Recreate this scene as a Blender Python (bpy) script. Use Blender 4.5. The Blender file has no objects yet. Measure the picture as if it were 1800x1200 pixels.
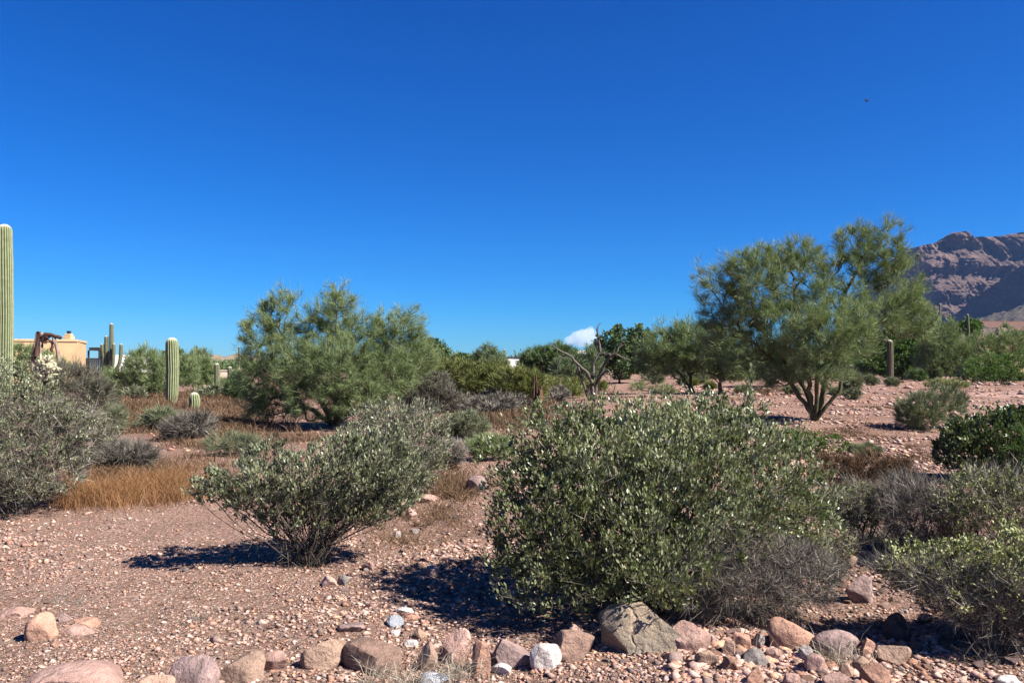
import bpy, math, random
import numpy as np
from math import radians, pi, sin, cos, tan, atan2
random.seed(7); RS = np.random.RandomState(11)
S = bpy.context.scene
COL = S.collection

# ------------------------------------------------------------------ camera, sky, sun, exposure
EYE = 1.6; FPX = 1413.0; HORIZON = 640.0; PITCH = math.atan((HORIZON - 600) / FPX)
cam_d = bpy.data.cameras.new('camera'); cam = bpy.data.objects.new('camera', cam_d); COL.objects.link(cam)
cam.location = (0, 0, EYE); cam.rotation_euler = (pi / 2 + PITCH, 0, 0)
cam_d.sensor_width = 36; cam_d.lens = 36 * FPX / 1800; cam_d.clip_start = 0.05; cam_d.clip_end = 30000
S.camera = cam
SUN_AZ, SUN_EL = radians(114), radians(44); EXPO = 1.5
W = bpy.data.worlds.new('World'); S.world = W; W.use_nodes = True
nt = W.node_tree; nt.nodes.clear()
sky = nt.nodes.new('ShaderNodeTexSky'); sky.sky_type = 'NISHITA'; sky.sun_disc = False
sky.sun_elevation = SUN_EL; sky.sun_rotation = SUN_AZ; sky.altitude = 900; sky.air_density = 1.0; sky.dust_density = 0.1; sky.ozone_density = 3.0
gam = nt.nodes.new('ShaderNodeGamma'); gam.inputs[1].default_value = 1.0
hsv = nt.nodes.new('ShaderNodeHueSaturation'); hsv.inputs['Saturation'].default_value = 1.25; hsv.inputs['Value'].default_value = 1.0
bg = nt.nodes.new('ShaderNodeBackground'); bg.inputs[1].default_value = 0.085
wo = nt.nodes.new('ShaderNodeOutputWorld')
nt.links.new(sky.outputs[0], gam.inputs[0]); nt.links.new(gam.outputs[0], hsv.inputs['Color'])
# clear dry desert air: deeper blue, less red, the same response in every direction
sep = nt.nodes.new('ShaderNodeSeparateColor'); cmb = nt.nodes.new('ShaderNodeCombineColor'); nt.links.new(hsv.outputs[0], sep.inputs[0])
for _i, (_g, _k) in enumerate(((1.75, .55), (1.10, .93), (1.0, 1.60))):
    _a = nt.nodes.new('ShaderNodeMath'); _a.operation = 'MULTIPLY'; _a.inputs[1].default_value = .085
    _b = nt.nodes.new('ShaderNodeMath'); _b.operation = 'POWER'; _b.inputs[1].default_value = _g
    _c = nt.nodes.new('ShaderNodeMath'); _c.operation = 'MULTIPLY'; _c.inputs[1].default_value = _k / .085 / 2 ** EXPO
    nt.links.new(sep.outputs[_i], _a.inputs[0]); nt.links.new(_a.outputs[0], _b.inputs[0]); nt.links.new(_b.outputs[0], _c.inputs[0]); nt.links.new(_c.outputs[0], cmb.inputs[_i])
nt.links.new(cmb.outputs[0], bg.inputs[0]); nt.links.new(bg.outputs[0], wo.inputs[0])
sun_d = bpy.data.lights.new('sun', 'SUN'); sun_d.energy = 5.0; sun_d.angle = radians(0.53); sun_d.color = (1.0, 0.94, 0.84)
sun = bpy.data.objects.new('sun', sun_d); COL.objects.link(sun)
sun.rotation_euler = (pi / 2 - SUN_EL, 0, pi - SUN_AZ); sun.location = (20, -5, 20)
S.view_settings.view_transform = 'Standard'; S.view_settings.look = 'None'; S.view_settings.gamma = 1; S.view_settings.use_curve_mapping = False
S.view_settings.exposure = EXPO
S.render.engine = 'CYCLES'
S.cycles.max_bounces = 6; S.cycles.diffuse_bounces = 3; S.cycles.glossy_bounces = 2; S.cycles.transmission_bounces = 3; S.cycles.transparent_max_bounces = 8
S.cycles.sample_clamp_indirect = 4; S.cycles.volume_bounces = 2

# ------------------------------------------------------------------ noise, ground height, pixel -> place
def _h(ix, iy, iz=0):
    n = (ix.astype(np.int64) * 374761393 + iy.astype(np.int64) * 668265263 + np.asarray(iz).astype(np.int64) * 2147483647 % 998244353)
    n = (n ^ (n >> 13)) & 0xffffffff
    n = (n * 1274126177) & 0xffffffff
    n = (n ^ (n >> 16)) & 0xffffffff
    n = (n * 2246822519) & 0xffffffff
    n = (n ^ (n >> 15)) & 0xffffff
    return n / float(0xffffff) * 2 - 1
def vn2(x, y):
    x = np.asarray(x, float); y = np.asarray(y, float)
    ix, iy = np.floor(x), np.floor(y); fx, fy = x - ix, y - iy
    u, v = fx * fx * (3 - 2 * fx), fy * fy * (3 - 2 * fy)
    z = np.zeros_like(ix)
    return (_h(ix, iy, z) * (1 - u) + _h(ix + 1, iy, z) * u) * (1 - v) + (_h(ix, iy + 1, z) * (1 - u) + _h(ix + 1, iy + 1, z) * u) * v
def vn3(x, y, z):
    x, y, z = [np.asarray(a, float) for a in (x, y, z)]
    ix, iy, iz = np.floor(x), np.floor(y), np.floor(z)
    u, v, w = [f * f * (3 - 2 * f) for f in (x - ix, y - iy, z - iz)]
    def c(a, b, d): return _h(ix + a + 57 * (iz + d), iy + b + 131 * (iz + d))
    def pl(d): return (c(0, 0, d) * (1 - u) + c(1, 0, d) * u) * (1 - v) + (c(0, 1, d) * (1 - u) + c(1, 1, d) * u) * v
    return pl(0) * (1 - w) + pl(1) * w
def fb2(x, y, o=4):
    s = 0; a = 1
    for k in range(o): s = s + a * vn2(x * 2 ** k + 17 * k, y * 2 ** k + 5 * k); a *= .5
    return s
def fb3(p, o=3, off=0.0):
    s = 0; a = 1
    for k in range(o): s = s + a * vn3(p[:, 0] * 2 ** k + 17 * k + off, p[:, 1] * 2 ** k + off * 2, p[:, 2] * 2 ** k + 3 * k); a *= .5
    return s
def sst(a, b, x): t = np.clip((x - a) / (b - a), 0, 1); return t * t * (3 - 2 * t)
def gh(x, y):
    x = np.asarray(x, float); y = np.asarray(y, float)
    r = np.hypot(x, y)
    near = 0.035 * fb2(x / 1.1, y / 1.1, 3) + 0.010 * fb2(x / .22 + 9, y / .22, 2) * (r < 30)
    far = 0.13 * fb2(x / 9 + 3, y / 9, 3) * sst(9, 22, r) + .045 * fb2(x / 1.5, y / 1.5 + 7, 2) * sst(12, 20, r) * (1 - sst(40, 60, r))
    fade = 1 - sst(70, 160, r)
    return (near + far) * fade
def ray(px, py):
    a, b = (px - 900) / FPX, (600 - py) / FPX
    return np.array([a, cos(PITCH) - b * sin(PITCH), sin(PITCH) + b * cos(PITCH)])
def G(px, py):
    d = ray(px, py); t = EYE / max(1e-4, -d[2])
    for _ in range(25):
        z = float(gh(d[0] * t, d[1] * t)); t = t * .5 + .5 * (EYE - z) / max(1e-4, -d[2])
    return np.array([d[0] * t, d[1] * t, float(gh(d[0] * t, d[1] * t))])
def P(px, py, Y):
    d = ray(px, py); t = Y / d[1]; return np.array([d[0] * t, Y, EYE + d[2] * t])
def mpp(Y): return Y / FPX

# ------------------------------------------------------------------ object helpers
def tag(o, label=None, cat=None, group=None, kind=None):
    if label: o['label'] = label
    if cat: o['category'] = cat
    if group: o['group'] = group
    if kind: o['kind'] = kind
    return o
def thing(name, label, cat, loc=(0, 0, 0), rz=0, group=None):
    o = bpy.data.objects.new(name, None); COL.objects.link(o); o.empty_display_size = .2
    o.location = tuple(float(v) for v in loc); o.rotation_euler = (0, 0, rz)
    return tag(o, label, cat, group)
def mk(name, V, polys, m=None, parent=None, attrs=None, smooth=False, loc=None, colors=None, sharp=None):
    """polys: list of (n,k) int arrays"""
    me = bpy.data.meshes.new(name)
    V = np.asarray(V, np.float32)
    ls, lt = [], []; c = 0
    flat = []
    for A in polys:
        A = np.asarray(A, np.int32)
        if len(A) == 0: continue
        n, k = A.shape
        flat.append(A.ravel()); lt.append(np.full(n, k, np.int32)); ls.append(c + np.arange(n, dtype=np.int32) * k); c += n * k
    flat = np.concatenate(flat); lt = np.concatenate(lt); ls = np.concatenate(ls)
    me.vertices.add(len(V)); me.vertices.foreach_set('co', V.ravel())
    me.loops.add(len(flat)); me.loops.foreach_set('vertex_index', flat)
    me.polygons.add(len(ls)); me.polygons.foreach_set('loop_start', ls); me.polygons.foreach_set('loop_total', lt)
    me.update(calc_edges=True)
    if smooth:
        me.polygons.foreach_set('use_smooth', np.ones(len(ls), bool))
        if sharp: me.set_sharp_from_angle(angle=sharp)
    if attrs:
        for an, (dom, val) in attrs.items():
            a = me.attributes.new(an, 'FLOAT', dom); a.data.foreach_set('value', np.asarray(val, np.float32))
    if colors is not None:
        a = me.attributes.new('tone', 'FLOAT_COLOR', 'FACE'); cc = np.ones((len(colors), 4), np.float32); cc[:, :3] = colors
        a.data.foreach_set('color', cc.ravel())
    if m: me.materials.append(m)
    o = bpy.data.objects.new(name, me); COL.objects.link(o)
    if parent is not None: o.parent = parent
    if loc is not None: o.location = tuple(float(v) for v in loc)
    return o
class MB:
    def __init__(s): s.V = []; s.Q = []; s.n = 0
    def add(s, V, Q):
        s.V.append(np.asarray(V, float)); s.Q += [[i + s.n for i in q] for q in Q]; s.n += len(V)
    def box(s, x0, x1, y0, y1, z0, z1):
        V = [(x, y, z) for z in (z0, z1) for y in (y0, y1) for x in (x0, x1)]
        s.add(V, [(0, 2, 3, 1), (4, 5, 7, 6), (0, 1, 5, 4), (2, 6, 7, 3), (0, 4, 6, 2), (1, 3, 7, 5)])
    def prism(s, pts, z0, z1):
        n = len(pts); V = [(p[0], p[1], z0) for p in pts] + [(p[0], p[1], z1) for p in pts]
        s.add(V, [tuple(range(n))[::-1], tuple(range(n, 2 * n))] + [(i, (i + 1) % n, n + (i + 1) % n, n + i) for i in range(n)])
    def build(s, name, m, parent=None, loc=None, bevel=0, smooth=False):
        me = bpy.data.meshes.new(name); me.from_pydata([tuple(v) for v in np.concatenate(s.V)], [], s.Q); me.update()
        me.materials.append(m); o = bpy.data.objects.new(name, me); COL.objects.link(o)
        if parent is not None: o.parent = parent
        if loc is not None: o.location = tuple(float(v) for v in loc)
        if smooth: me.shade_smooth()
        if bevel:
            b = o.modifiers.new('b', 'BEVEL'); b.width = bevel; b.segments = 2
        return o
def nrm(v): return v / np.maximum(np.linalg.norm(v, axis=-1, keepdims=True), 1e-9)
def chain_tubes(pos, par, rad, sides):
    """one continuous tapered tube system from a node tree; returns V, quads"""
    n = len(pos); cnt = np.ones(n)
    for i in range(n - 1, 0, -1):
        if par[i] >= 0: cnt[par[i]] += cnt[i]
    main = -np.ones(n, int); best = np.zeros(n)
    for i in range(n):
        p = par[i]
        if p >= 0 and rad[i] * 1e3 + cnt[i] * 1e-6 > best[p]: best[p] = rad[i] * 1e3 + cnt[i] * 1e-6; main[p] = i
    has = par >= 0; pp = np.where(has, par, 0)
    din = np.where(has[:, None], nrm(pos - pos[pp]), 0)
    hm = main >= 0; mm = np.where(hm, main, 0)
    dout = np.where(hm[:, None], nrm(pos[mm] - pos), 0)
    T = nrm(din + dout + 1e-6)
    ed = np.where(has)[0]
    side = ed[main[par[ed]] != ed]
    RP = np.concatenate([pos, pos[par[side]]]); RR = np.concatenate([rad, rad[side] * 1.05]); RT = np.concatenate([T, din[side]])
    ref = np.array([.31, .93, .17])
    A = nrm(np.cross(RT, ref)); B = np.cross(RT, A)
    th = np.arange(sides) * 2 * pi / sides
    V = (RP[:, None, :] + RR[:, None, None] * (np.cos(th)[None, :, None] * A[:, None, :] + np.sin(th)[None, :, None] * B[:, None, :])).reshape(-1, 3)
    start = par.copy(); start[side] = n + np.arange(len(side))
    k = np.arange(sides); k2 = (k + 1) % sides
    a = start[ed][:, None] * sides; b = ed[:, None] * sides
    Q = np.stack([a + k, a + k2, b + k2, b + k], -1).reshape(-1, 4)
    return V, Q
def grow(base, stems, targets, bend=.35):
    pos = [np.array(base, float)]; par = [-1]; plen = [0.0]
    for st in stems:
        prev = 0
        for q in st:
            q = np.array(q, float); pos.append(q); par.append(prev); plen.append(plen[prev] + np.linalg.norm(q - pos[prev])); prev = len(pos) - 1
    n0 = len(pos); N = n0 + len(targets)
    PP = np.zeros((N, 3)); PP[:n0] = pos; PL = np.zeros(N); PL[:n0] = plen; par = par + [0] * len(targets)
    order = np.argsort(np.linalg.norm(targets - PP[0], axis=1)); targets = targets[order]
    n = n0
    for t in targets:
        d = np.sqrt(((PP[:n] - t) ** 2).sum(1))
        j = int(np.argmin(d + bend * PL[:n] * .3 + (d > .0) * 0)) if n > 1 else 0
        PP[n] = t; PL[n] = PL[j] + d[j]; par[n] = j; n += 1
    return PP, np.array(par), n0
def counts(par):
    c = np.ones(len(par))
    for i in range(len(par) - 1, 0, -1):
        c[par[i]] += c[i]
    return c

# leaf shapes --------------------------------------------------------
LEAF6 = (np.array([[0, 0, 0], [-.5, .38, .10], [-.36, .8, .06], [0, 1, -.02], [.36, .8, .06], [.5, .38, .10]]), [(0, 3, 2, 1), (0, 5, 4, 3)])
LEAF4 = (np.array([[0, 0, 0], [-.5, .5, .06], [0, 1, 0], [.5, .5, .06]]), [(0, 3, 2, 1)])
SLIV = (np.array([[-.5, 0, 0], [.5, 0, 0], [0, 1, 0]]), [(0, 1, 2)])
def leaves(p, d, L, Wd, tmpl, rs, up=0.0):
    T, F = tmpl; n = len(p); d = nrm(d)
    r = rs.normal(size=(n, 3)); r[:, 2] *= (1 - up)
    s = nrm(np.cross(d, r)); nn = np.cross(s, d)
    V = p[:, None, :] + T[None, :, 0:1] * (Wd[:, None, None] * s[:, None, :]) + T[None, :, 1:2] * (L[:, None, None] * d[:, None, :]) + T[None, :, 2:3] * (Wd[:, None, None] * nn[:, None, :])
    k = len(T); F = np.array(F)
    Q = (np.arange(n)[:, None, None] * k + F[None]).reshape(-1, F.shape[1])
    return V.reshape(-1, 3), Q, len(F)

# ------------------------------------------------------------------ materials
ALB = .76
def sc3(c, k=None): return tuple(v * (ALB if k is None else k) for v in c)
def newmat(name):
    m = bpy.data.materials.new(name); m.use_nodes = True; n = m.node_tree; n.nodes.clear()
    o = n.nodes.new('ShaderNodeOutputMaterial'); b = n.nodes.new('ShaderNodeBsdfPrincipled'); n.links.new(b.outputs[0], o.inputs[0])
    return m, n, b, o
def N(n, t, **k):
    x = n.nodes.new('ShaderNode' + t)
    for a, v in k.items():
        if a.startswith('i_'): x.inputs[a[2:].replace('_', ' ')].default_value = v
        else: setattr(x, a, v)
    return x
def ramp(n, stops, inp):
    r = n.nodes.new('ShaderNodeValToRGB'); e = r.color_ramp.elements
    while len(e) < len(stops): e.new(.5)
    for i, (p, c) in enumerate(stops): e[i].position = p; e[i].color = (*c, 1)
    n.links.new(inp, r.inputs[0]); return r.outputs[0]
def mix(n, f, a, b, mode='MIX'):
    x = n.nodes.new('ShaderNodeMix'); x.data_type = 'RGBA'; x.blend_type = mode
    for s, v in ((x.inputs[0], f), (x.inputs[6], a), (x.inputs[7], b)):
        if hasattr(v, 'links'): n.links.new(v, s)
        elif isinstance(v, (int, float)): s.default_value = v
        else: s.default_value = (*v, 1)
    return x.outputs[2]
def noise(n, scale, detail=4, rough=.55, vec=None, dist=0):
    x = N(n, 'TexNoise'); x.inputs['Scale'].default_value = scale; x.inputs['Detail'].default_value = detail; x.inputs['Roughness'].default_value = rough; x.inputs['Distortion'].default_value = dist
    if vec is not None: n.links.new(vec, x.inputs['Vector'])
    return x.outputs[0]
def bump(n, b, h, s=.5, d=.02):
    x = N(n, 'Bump'); x.inputs['Strength'].default_value = s; x.inputs['Distance'].default_value = d
    n.links.new(h, x.inputs['Height']); n.links.new(x.outputs[0], b.inputs['Normal']); return x
def leafmat(name, cols, rough=.55, spec=.3, trans=.22):
    m, n, b, o = newmat(name)
    at = N(n, 'Attribute', attribute_name='rnd')
    cols = [sc3(q) for q in cols]; k = len(cols); c = ramp(n, [(i / (k - 1), q) for i, q in enumerate(cols)], at.outputs['Fac'])
    n.links.new(c, b.inputs['Base Color']); b.inputs['Roughness'].default_value = rough; b.inputs['Specular IOR Level'].default_value = spec
    if trans:
        tr = N(n, 'BsdfTranslucent'); n.links.new(mix(n, 1, c, (1.0, 1.1, .55), 'MULTIPLY'), tr.inputs[0])
        ms = N(n, 'MixShader'); ms.inputs[0].default_value = trans
        n.links.new(b.outputs[0], ms.inputs[1]); n.links.new(tr.outputs[0], ms.inputs[2]); n.links.new(ms.outputs[0], o.inputs[0])
    return m
def simple(name, col, col2=None, scale=8, rough=.85, bs=.3, bd=.01, stretch=None, spec=.25):
    m, n, b, o = newmat(name)
    col2 = sc3(col2 or tuple(c * .7 for c in col)); col = sc3(col)
    tc = N(n, 'TexCoord'); v = tc.outputs['Object']
    if stretch:
        mp = N(n, 'Mapping'); mp.inputs['Scale'].default_value = stretch; n.links.new(v, mp.inputs[0]); v = mp.outputs[0]
    f = noise(n, scale, 6, .6, v)
    f2 = ramp(n, [(.35, (0, 0, 0)), (.65, (1, 1, 1))], f)
    n.links.new(mix(n, f2, col, col2 or tuple(c * .7 for c in col)), b.inputs['Base Color'])
    b.inputs['Roughness'].default_value = rough; b.inputs['Specular IOR Level'].default_value = spec
    if bs: bump(n, b, f, bs, bd)
    return m

M = {}
M['jojoba'] = leafmat('jojoba_leaf', [(.07, .085, .03), (.13, .155, .062), (.26, .29, .145), (.52, .54, .35)], .38, .6, .2)
M['jojoba_grey'] = leafmat('jojoba_dusty_leaf', [(.07, .085, .04), (.135, .155, .08), (.24, .26, .15), (.40, .41, .27)], .45, .5, .15)
M['jojoba_dark'] = leafmat('jojoba_deep_leaf', [(.035, .055, .02), (.07, .10, .035), (.13, .165, .06), (.28, .31, .15)], .42, .5, .2)
M['palo'] = leafmat('palo_verde_twigs', [(.09, .135, .058), (.165, .225, .095), (.265, .325, .15), (.41, .46, .26)], .7, .2, .2)
M['palo_blue'] = leafmat('palo_verde_blue_twigs', [(.07, .11, .06), (.13, .18, .09), (.20, .25, .13), (.28, .32, .19)], .7, .2, .2)
M['mesquite'] = leafmat('mesquite_leaf', [(.05, .09, .038), (.09, .145, .06), (.15, .21, .09), (.22, .28, .13)], .6, .25, .25)
M['bright'] = leafmat('bright_leaf', [(.04, .09, .02), (.08, .15, .035), (.13, .21, .05), (.19, .27, .08)], .6, .25, .3)
M['creosote'] = leafmat('creosote_leaf', [(.07, .095, .028), (.135, .16, .045), (.22, .235, .075), (.32, .315, .12)], .6, .25, .2)
M['bursage'] = leafmat('bursage_leaf', [(.15, .165, .06), (.26, .28, .11), (.39, .41, .18), (.55, .55, .33)], .6, .3, .12)
M['sage'] = leafmat('sage_leaf', [(.10, .12, .07), (.17, .19, .11), (.24, .26, .16), (.3, .32, .2)], .7, .2, .15)
M['twig'] = leafmat('bare_twigs', [(.06, .053, .043), (.13, .117, .095), (.25, .225, .19), (.50, .45, .39)], .8, .2, 0)
M['twig_dark'] = leafmat('dark_bare_twigs', [(.05, .05, .036), (.10, .095, .07), (.17, .16, .12), (.28, .26, .20)], .8, .2, 0)
M['redbrush'] = leafmat('rust_brush', [(.06, .036, .022), (.125, .075, .045), (.20, .125, .075), (.30, .21, .135)], .8, .15, .1)
M['gold'] = leafmat('golden_grass', [(.12, .055, .028), (.21, .10, .045), (.31, .16, .07), (.45, .29, .15)], .7, .2, .15)
M['straw'] = leafmat('straw_grass', [(.20, .16, .12), (.32, .27, .21), (.45, .39, .31), (.58, .52, .43)], .6, .3, .1)
M['bark'] = simple('grey_bark', (.16, .13, .11), (.07, .055, .045), 40, .9, .4, .004)
M['bark_green'] = simple('palo_verde_bark', (.055, .045, .03), (.15, .15, .075), 5, .85, .5, .02)
M['bark_dark'] = simple('dark_bark', (.045, .035, .028), (.10, .08, .06), 8, .9, .5, .01)
M['deadwood'] = simple('dead_wood', (.17, .145, .125), (.07, .058, .05), 9, .85, .6, .02, (3, 3, .6))

def rockmat(name, c1, c2, stain=(.10, .075, .06), amt=.5, speck=.5, crack=0):
    m, n, b, o = newmat(name); c1, c2, stain = sc3(c1, .84), sc3(c2, .82), sc3(stain)
    tc = N(n, 'TexCoord'); oi = N(n, 'ObjectInfo')
    mp = N(n, 'Mapping'); n.links.new(tc.outputs['Object'], mp.inputs[0])
    cv = N(n, 'CombineXYZ'); ml = N(n, 'Math', operation='MULTIPLY'); ml.inputs[1].default_value = 31.7
    n.links.new(oi.outputs['Random'], ml.inputs[0]); n.links.new(ml.outputs[0], cv.inputs[0]); n.links.new(ml.outputs[0], cv.inputs[2]); n.links.new(cv.outputs[0], mp.inputs['Location'])
    v = mp.outputs[0]
    a = noise(n, 9, 5, .6, v); c = mix(n, ramp(n, [(.38, (0, 0, 0)), (.62, (1, 1, 1))], a), c1, c2)
    s = noise(n, 5, 6, .65, v, .6); c = mix(n, ramp(n, [(.5 + .12 * (1 - amt), (0, 0, 0)), (.66, (amt,) * 3)], s), c, stain)
    f = noise(n, 130, 3, .6, v); c = mix(n, speck, c, mix(n, 1, c, ramp(n, [(.3, (.35, .33, .32)), (.52, (1, 1, 1)), (.7, (1.5, 1.47, 1.45))], f), 'MULTIPLY'))
    ob = N(n, 'HueSaturation'); mr = N(n, 'MapRange'); mr.inputs['To Min'].default_value = .8; mr.inputs['To Max'].default_value = 1.18
    n.links.new(oi.outputs['Random'], mr.inputs[0]); n.links.new(mr.outputs[0], ob.inputs['Value']); n.links.new(c, ob.inputs['Color'])
    n.links.new(ob.outputs[0], b.inputs['Base Color']); b.inputs['Roughness'].default_value = .88; b.inputs['Specular IOR Level'].default_value = .2
    h1 = noise(n, 22, 8, .62, v)
    if crack:
        vo = N(n, 'TexVoronoi', feature='DISTANCE_TO_EDGE'); vo.inputs['Scale'].default_value = crack; dn = N(n, 'TexNoise'); dn.inputs['Scale'].default_value = 6; n.links.new(v, dn.inputs['Vector'])
        sc = N(n, 'VectorMath', operation='SCALE'); sc.inputs['Scale'].default_value = .25; n.links.new(dn.outputs['Color'], sc.inputs[0]); ad = N(n, 'VectorMath', operation='ADD'); n.links.new(v, ad.inputs[0]); n.links.new(sc.outputs[0], ad.inputs[1]); n.links.new(ad.outputs[0], vo.inputs['Vector'])
        cr = ramp(n, [(0, (.55,) * 3), (.03, (1,) * 3)], vo.outputs['Distance']); ma = N(n, 'Math', operation='ADD'); n.links.new(h1, ma.inputs[0]); n.links.new(cr, ma.inputs[1]); h1 = ma.outputs[0]
    bump(n, b, h1, .9, .03)
    return m
ROCK = {
    'pink': rockmat('pink_stone', (.44, .285, .24), (.33, .205, .17), amt=.45),
    'orange': rockmat('orange_stone', (.43, .255, .185), (.33, .185, .135), amt=.45),
    'tan': rockmat('tan_stone', (.38, .26, .195), (.28, .185, .14), amt=.6),
    'brown': rockmat('brown_stone', (.31, .20, .155), (.21, .135, .105), amt=.6),
    'purple': rockmat('purple_stone', (.37, .26, .24), (.25, .175, .165), amt=.6),
    'grey': rockmat('grey_stone', (.34, .30, .28), (.22, .19, .175), amt=.5),
    'white': rockmat('white_stone', (.60, .55, .52), (.45, .39, .36), (.3, .2, .17), amt=.4),
    'boulder': rockmat('boulder_stone', (.37, .285, .205), (.25, .21, .165), (.14, .12, .10), amt=.5, crack=2.6),
    'blue': rockmat('blue_grey_stone', (.40, .42, .46), (.26, .28, .33), amt=.3),
    'dark': rockmat('shade_dark_stone', (.10, .085, .08), (.06, .05, .05), amt=.4),  # bush shade on the shadowed rock is put into its base colour
}
# ground
def ground_mat(name, road=False):
    m, n, b, o = newmat(name)
    geo = N(n, 'NewGeometry'); v = geo.outputs['Position']
    dv = N(n, 'VectorMath', operation='ADD'); nz = N(n, 'TexNoise'); nz.inputs['Scale'].default_value = 30; nz.inputs['Detail'].default_value = 3; n.links.new(v, nz.inputs['Vector'])
    sc = N(n, 'VectorMath', operation='SCALE'); sc.inputs['Scale'].default_value = .025; n.links.new(nz.outputs['Color'], sc.inputs[0]); n.links.new(v, dv.inputs[0]); n.links.new(sc.outputs[0], dv.inputs[1])
    def vor(scale):
        x = N(n, 'TexVoronoi'); x.inputs['Scale'].default_value = scale; n.links.new(dv.outputs[0], x.inputs['Vector']); return x
    v1, v2, v3 = vor(26), vor(70), vor(11)
    pal = [(0, (.27, .15, .11)), (.25, (.37, .245, .20)), (.5, (.45, .33, .28)), (.7, (.32, .195, .15)), (.85, (.52, .42, .37)), (1, (.20, .14, .125))]
    def cellcol(x):
        sp = N(n, 'SeparateColor'); n.links.new(x.outputs['Color'], sp.inputs[0]); return ramp(n, pal, sp.outputs[0])
    soil = mix(n, ramp(n, [(.35, (0, 0, 0)), (.65, (1, 1, 1))], noise(n, 1.3, 5, .6, v)), (.20, .12, .085), (.30, .19, .145))
    soil = mix(n, .6, soil, mix(n, 1, soil, ramp(n, [(.3, (.5, .5, .5)), (.7, (1.35, 1.35, 1.35))], noise(n, 160, 3, .7, v)), 'MULTIPLY'))
    dens = ramp(n, [(.36, (.55,) * 3), (.60, (1,) * 3)], noise(n, .55, 4, .6, v))
    def peb(x, lo, hi):
        return ramp(n, [(lo, (1, 1, 1)), (hi, (0, 0, 0))], x.outputs['Distance'])
    c = mix(n, mix(n, 1, peb(v2, .42, .6), dens, 'MULTIPLY'), soil, cellcol(v2))
    m1 = mix(n, 1, peb(v1, .40, .50), dens, 'MULTIPLY')
    c = mix(n, m1, c, cellcol(v1))
    if road: c = mix(n, .6, c, (.44, .30, .25))
    if not road:
        xyz = N(n, 'SeparateXYZ'); n.links.new(v, xyz.inputs[0]); mrr = N(n, 'MapRange'); mrr.inputs['From Min'].default_value = 11; mrr.inputs['From Max'].default_value = 16; n.links.new(xyz.outputs[1], mrr.inputs[0])
        fl = ramp(n, [(.40, (0, 0, 0)), (.58, (.72, .72, .72))], noise(n, .8, 6, .7, v)); c = mix(n, mix(n, 1, mrr.outputs[0], fl, 'MULTIPLY'), c, (.21, .125, .095))
    # reddish litter ground between the shrubs
    red = ramp(n, [(.54, (0, 0, 0)), (.68, (.75, .75, .75))], noise(n, .23, 5, .6, v))
    if not road: c = mix(n, red, c, mix(n, ramp(n, [(.4, (0,) * 3), (.6, (1,) * 3)], noise(n, 60, 3, .7, v)), (.12, .065, .045), (.26, .15, .105)))
    c = mix(n, 1, c, (.87, .82, .80), 'MULTIPLY')
    n.links.new(c, b.inputs['Base Color']); b.inputs['Roughness'].default_value = .95; b.inputs['Specular IOR Level'].default_value = .1
    hs = N(n, 'Math', operation='MULTIPLY_ADD'); n.links.new(v1.outputs['Distance'], hs.inputs[0]); hs.inputs[1].default_value = -1.0; n.links.new(noise(n, 90, 5, .7, v), hs.inputs[2])
    bump(n, b, hs.outputs[0], 1.0, .03)
    return m
M['ground'] = ground_mat('desert_ground'); M['road'] = ground_mat('dirt_road', True)
def tonemat(name, rough=.9):
    m, n, b, o = newmat(name); at = N(n, 'Attribute', attribute_name='tone')
    tc = N(n, 'TexCoord'); f = noise(n, 90, 3, .6, tc.outputs['Object'])
    n.links.new(mix(n, 1, at.outputs['Color'], ramp(n, [(.3, (.55, .52, .51)), (.7, (1.12, 1.06, 1.04))], f), 'MULTIPLY'), b.inputs['Base Color'])
    b.inputs['Roughness'].default_value = rough; b.inputs['Specular IOR Level'].default_value = .2; return m
M['gravel'] = tonemat('gravel_stones')

# ------------------------------------------------------------------ ground, road, hill, mountain, cloud
def build_ground():
    R = np.concatenate([[0.0], np.geomspace(.6, 9000, 360)]); th = np.linspace(-pi, pi, 381)[:-1]
    # denser columns towards the view direction (+Y)
    th = th - .55 * np.sin(th)
    X = np.outer(R, np.sin(th)); Y = np.outer(R, np.cos(th)); Z = gh(X, Y)
    V = np.stack([X, Y, Z], -1).reshape(-1, 3)
    nr, nc = X.shape; i = np.arange(nr - 1)[:, None] * nc; j = np.arange(nc)[None]; j2 = (j + 1) % nc
    Q = np.stack([i + j, i + nc + j, i + nc + j2, i + j2], -1).reshape(-1, 4)[:, ::-1]
    o = mk('ground', V, [Q], M['ground'], smooth=True); tag(o, kind='structure')
build_ground()
def build_road():
    cl = [(P(1672, 694, 40)[0], 40, 1.2), (P(1740, 694, 41)[0], 41, 3.2), (36, 42, 4.6), (46, 43.5, 5.4), (60, 46, 6)]
    V = []; 
    for k in range(len(cl) - 1):
        for t in np.linspace(0, 1, 12, endpoint=False):
            a, b = np.array(cl[k]), np.array(cl[k + 1]); V.append(a + (b - a) * t)
    V = np.array(V); vs = []
    w = 14
    for (x, y, h) in V:
        for u in np.linspace(-1, 1, w):
            yy = y + u * h * (1.1) ; xx = x + .4 * float(vn2(u * 5, x)); vs.append((xx, yy, float(gh(xx, yy)) + .012))
    n = len(V); i = np.arange(n - 1)[:, None] * w; j = np.arange(w - 1)[None]
    Q = np.stack([i + j, i + w + j, i + w + j + 1, i + j + 1], -1).reshape(-1, 4)
    tag(mk('dirt_road', np.array(vs), [Q], M['road'], smooth=True), kind='structure')
build_road()

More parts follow.
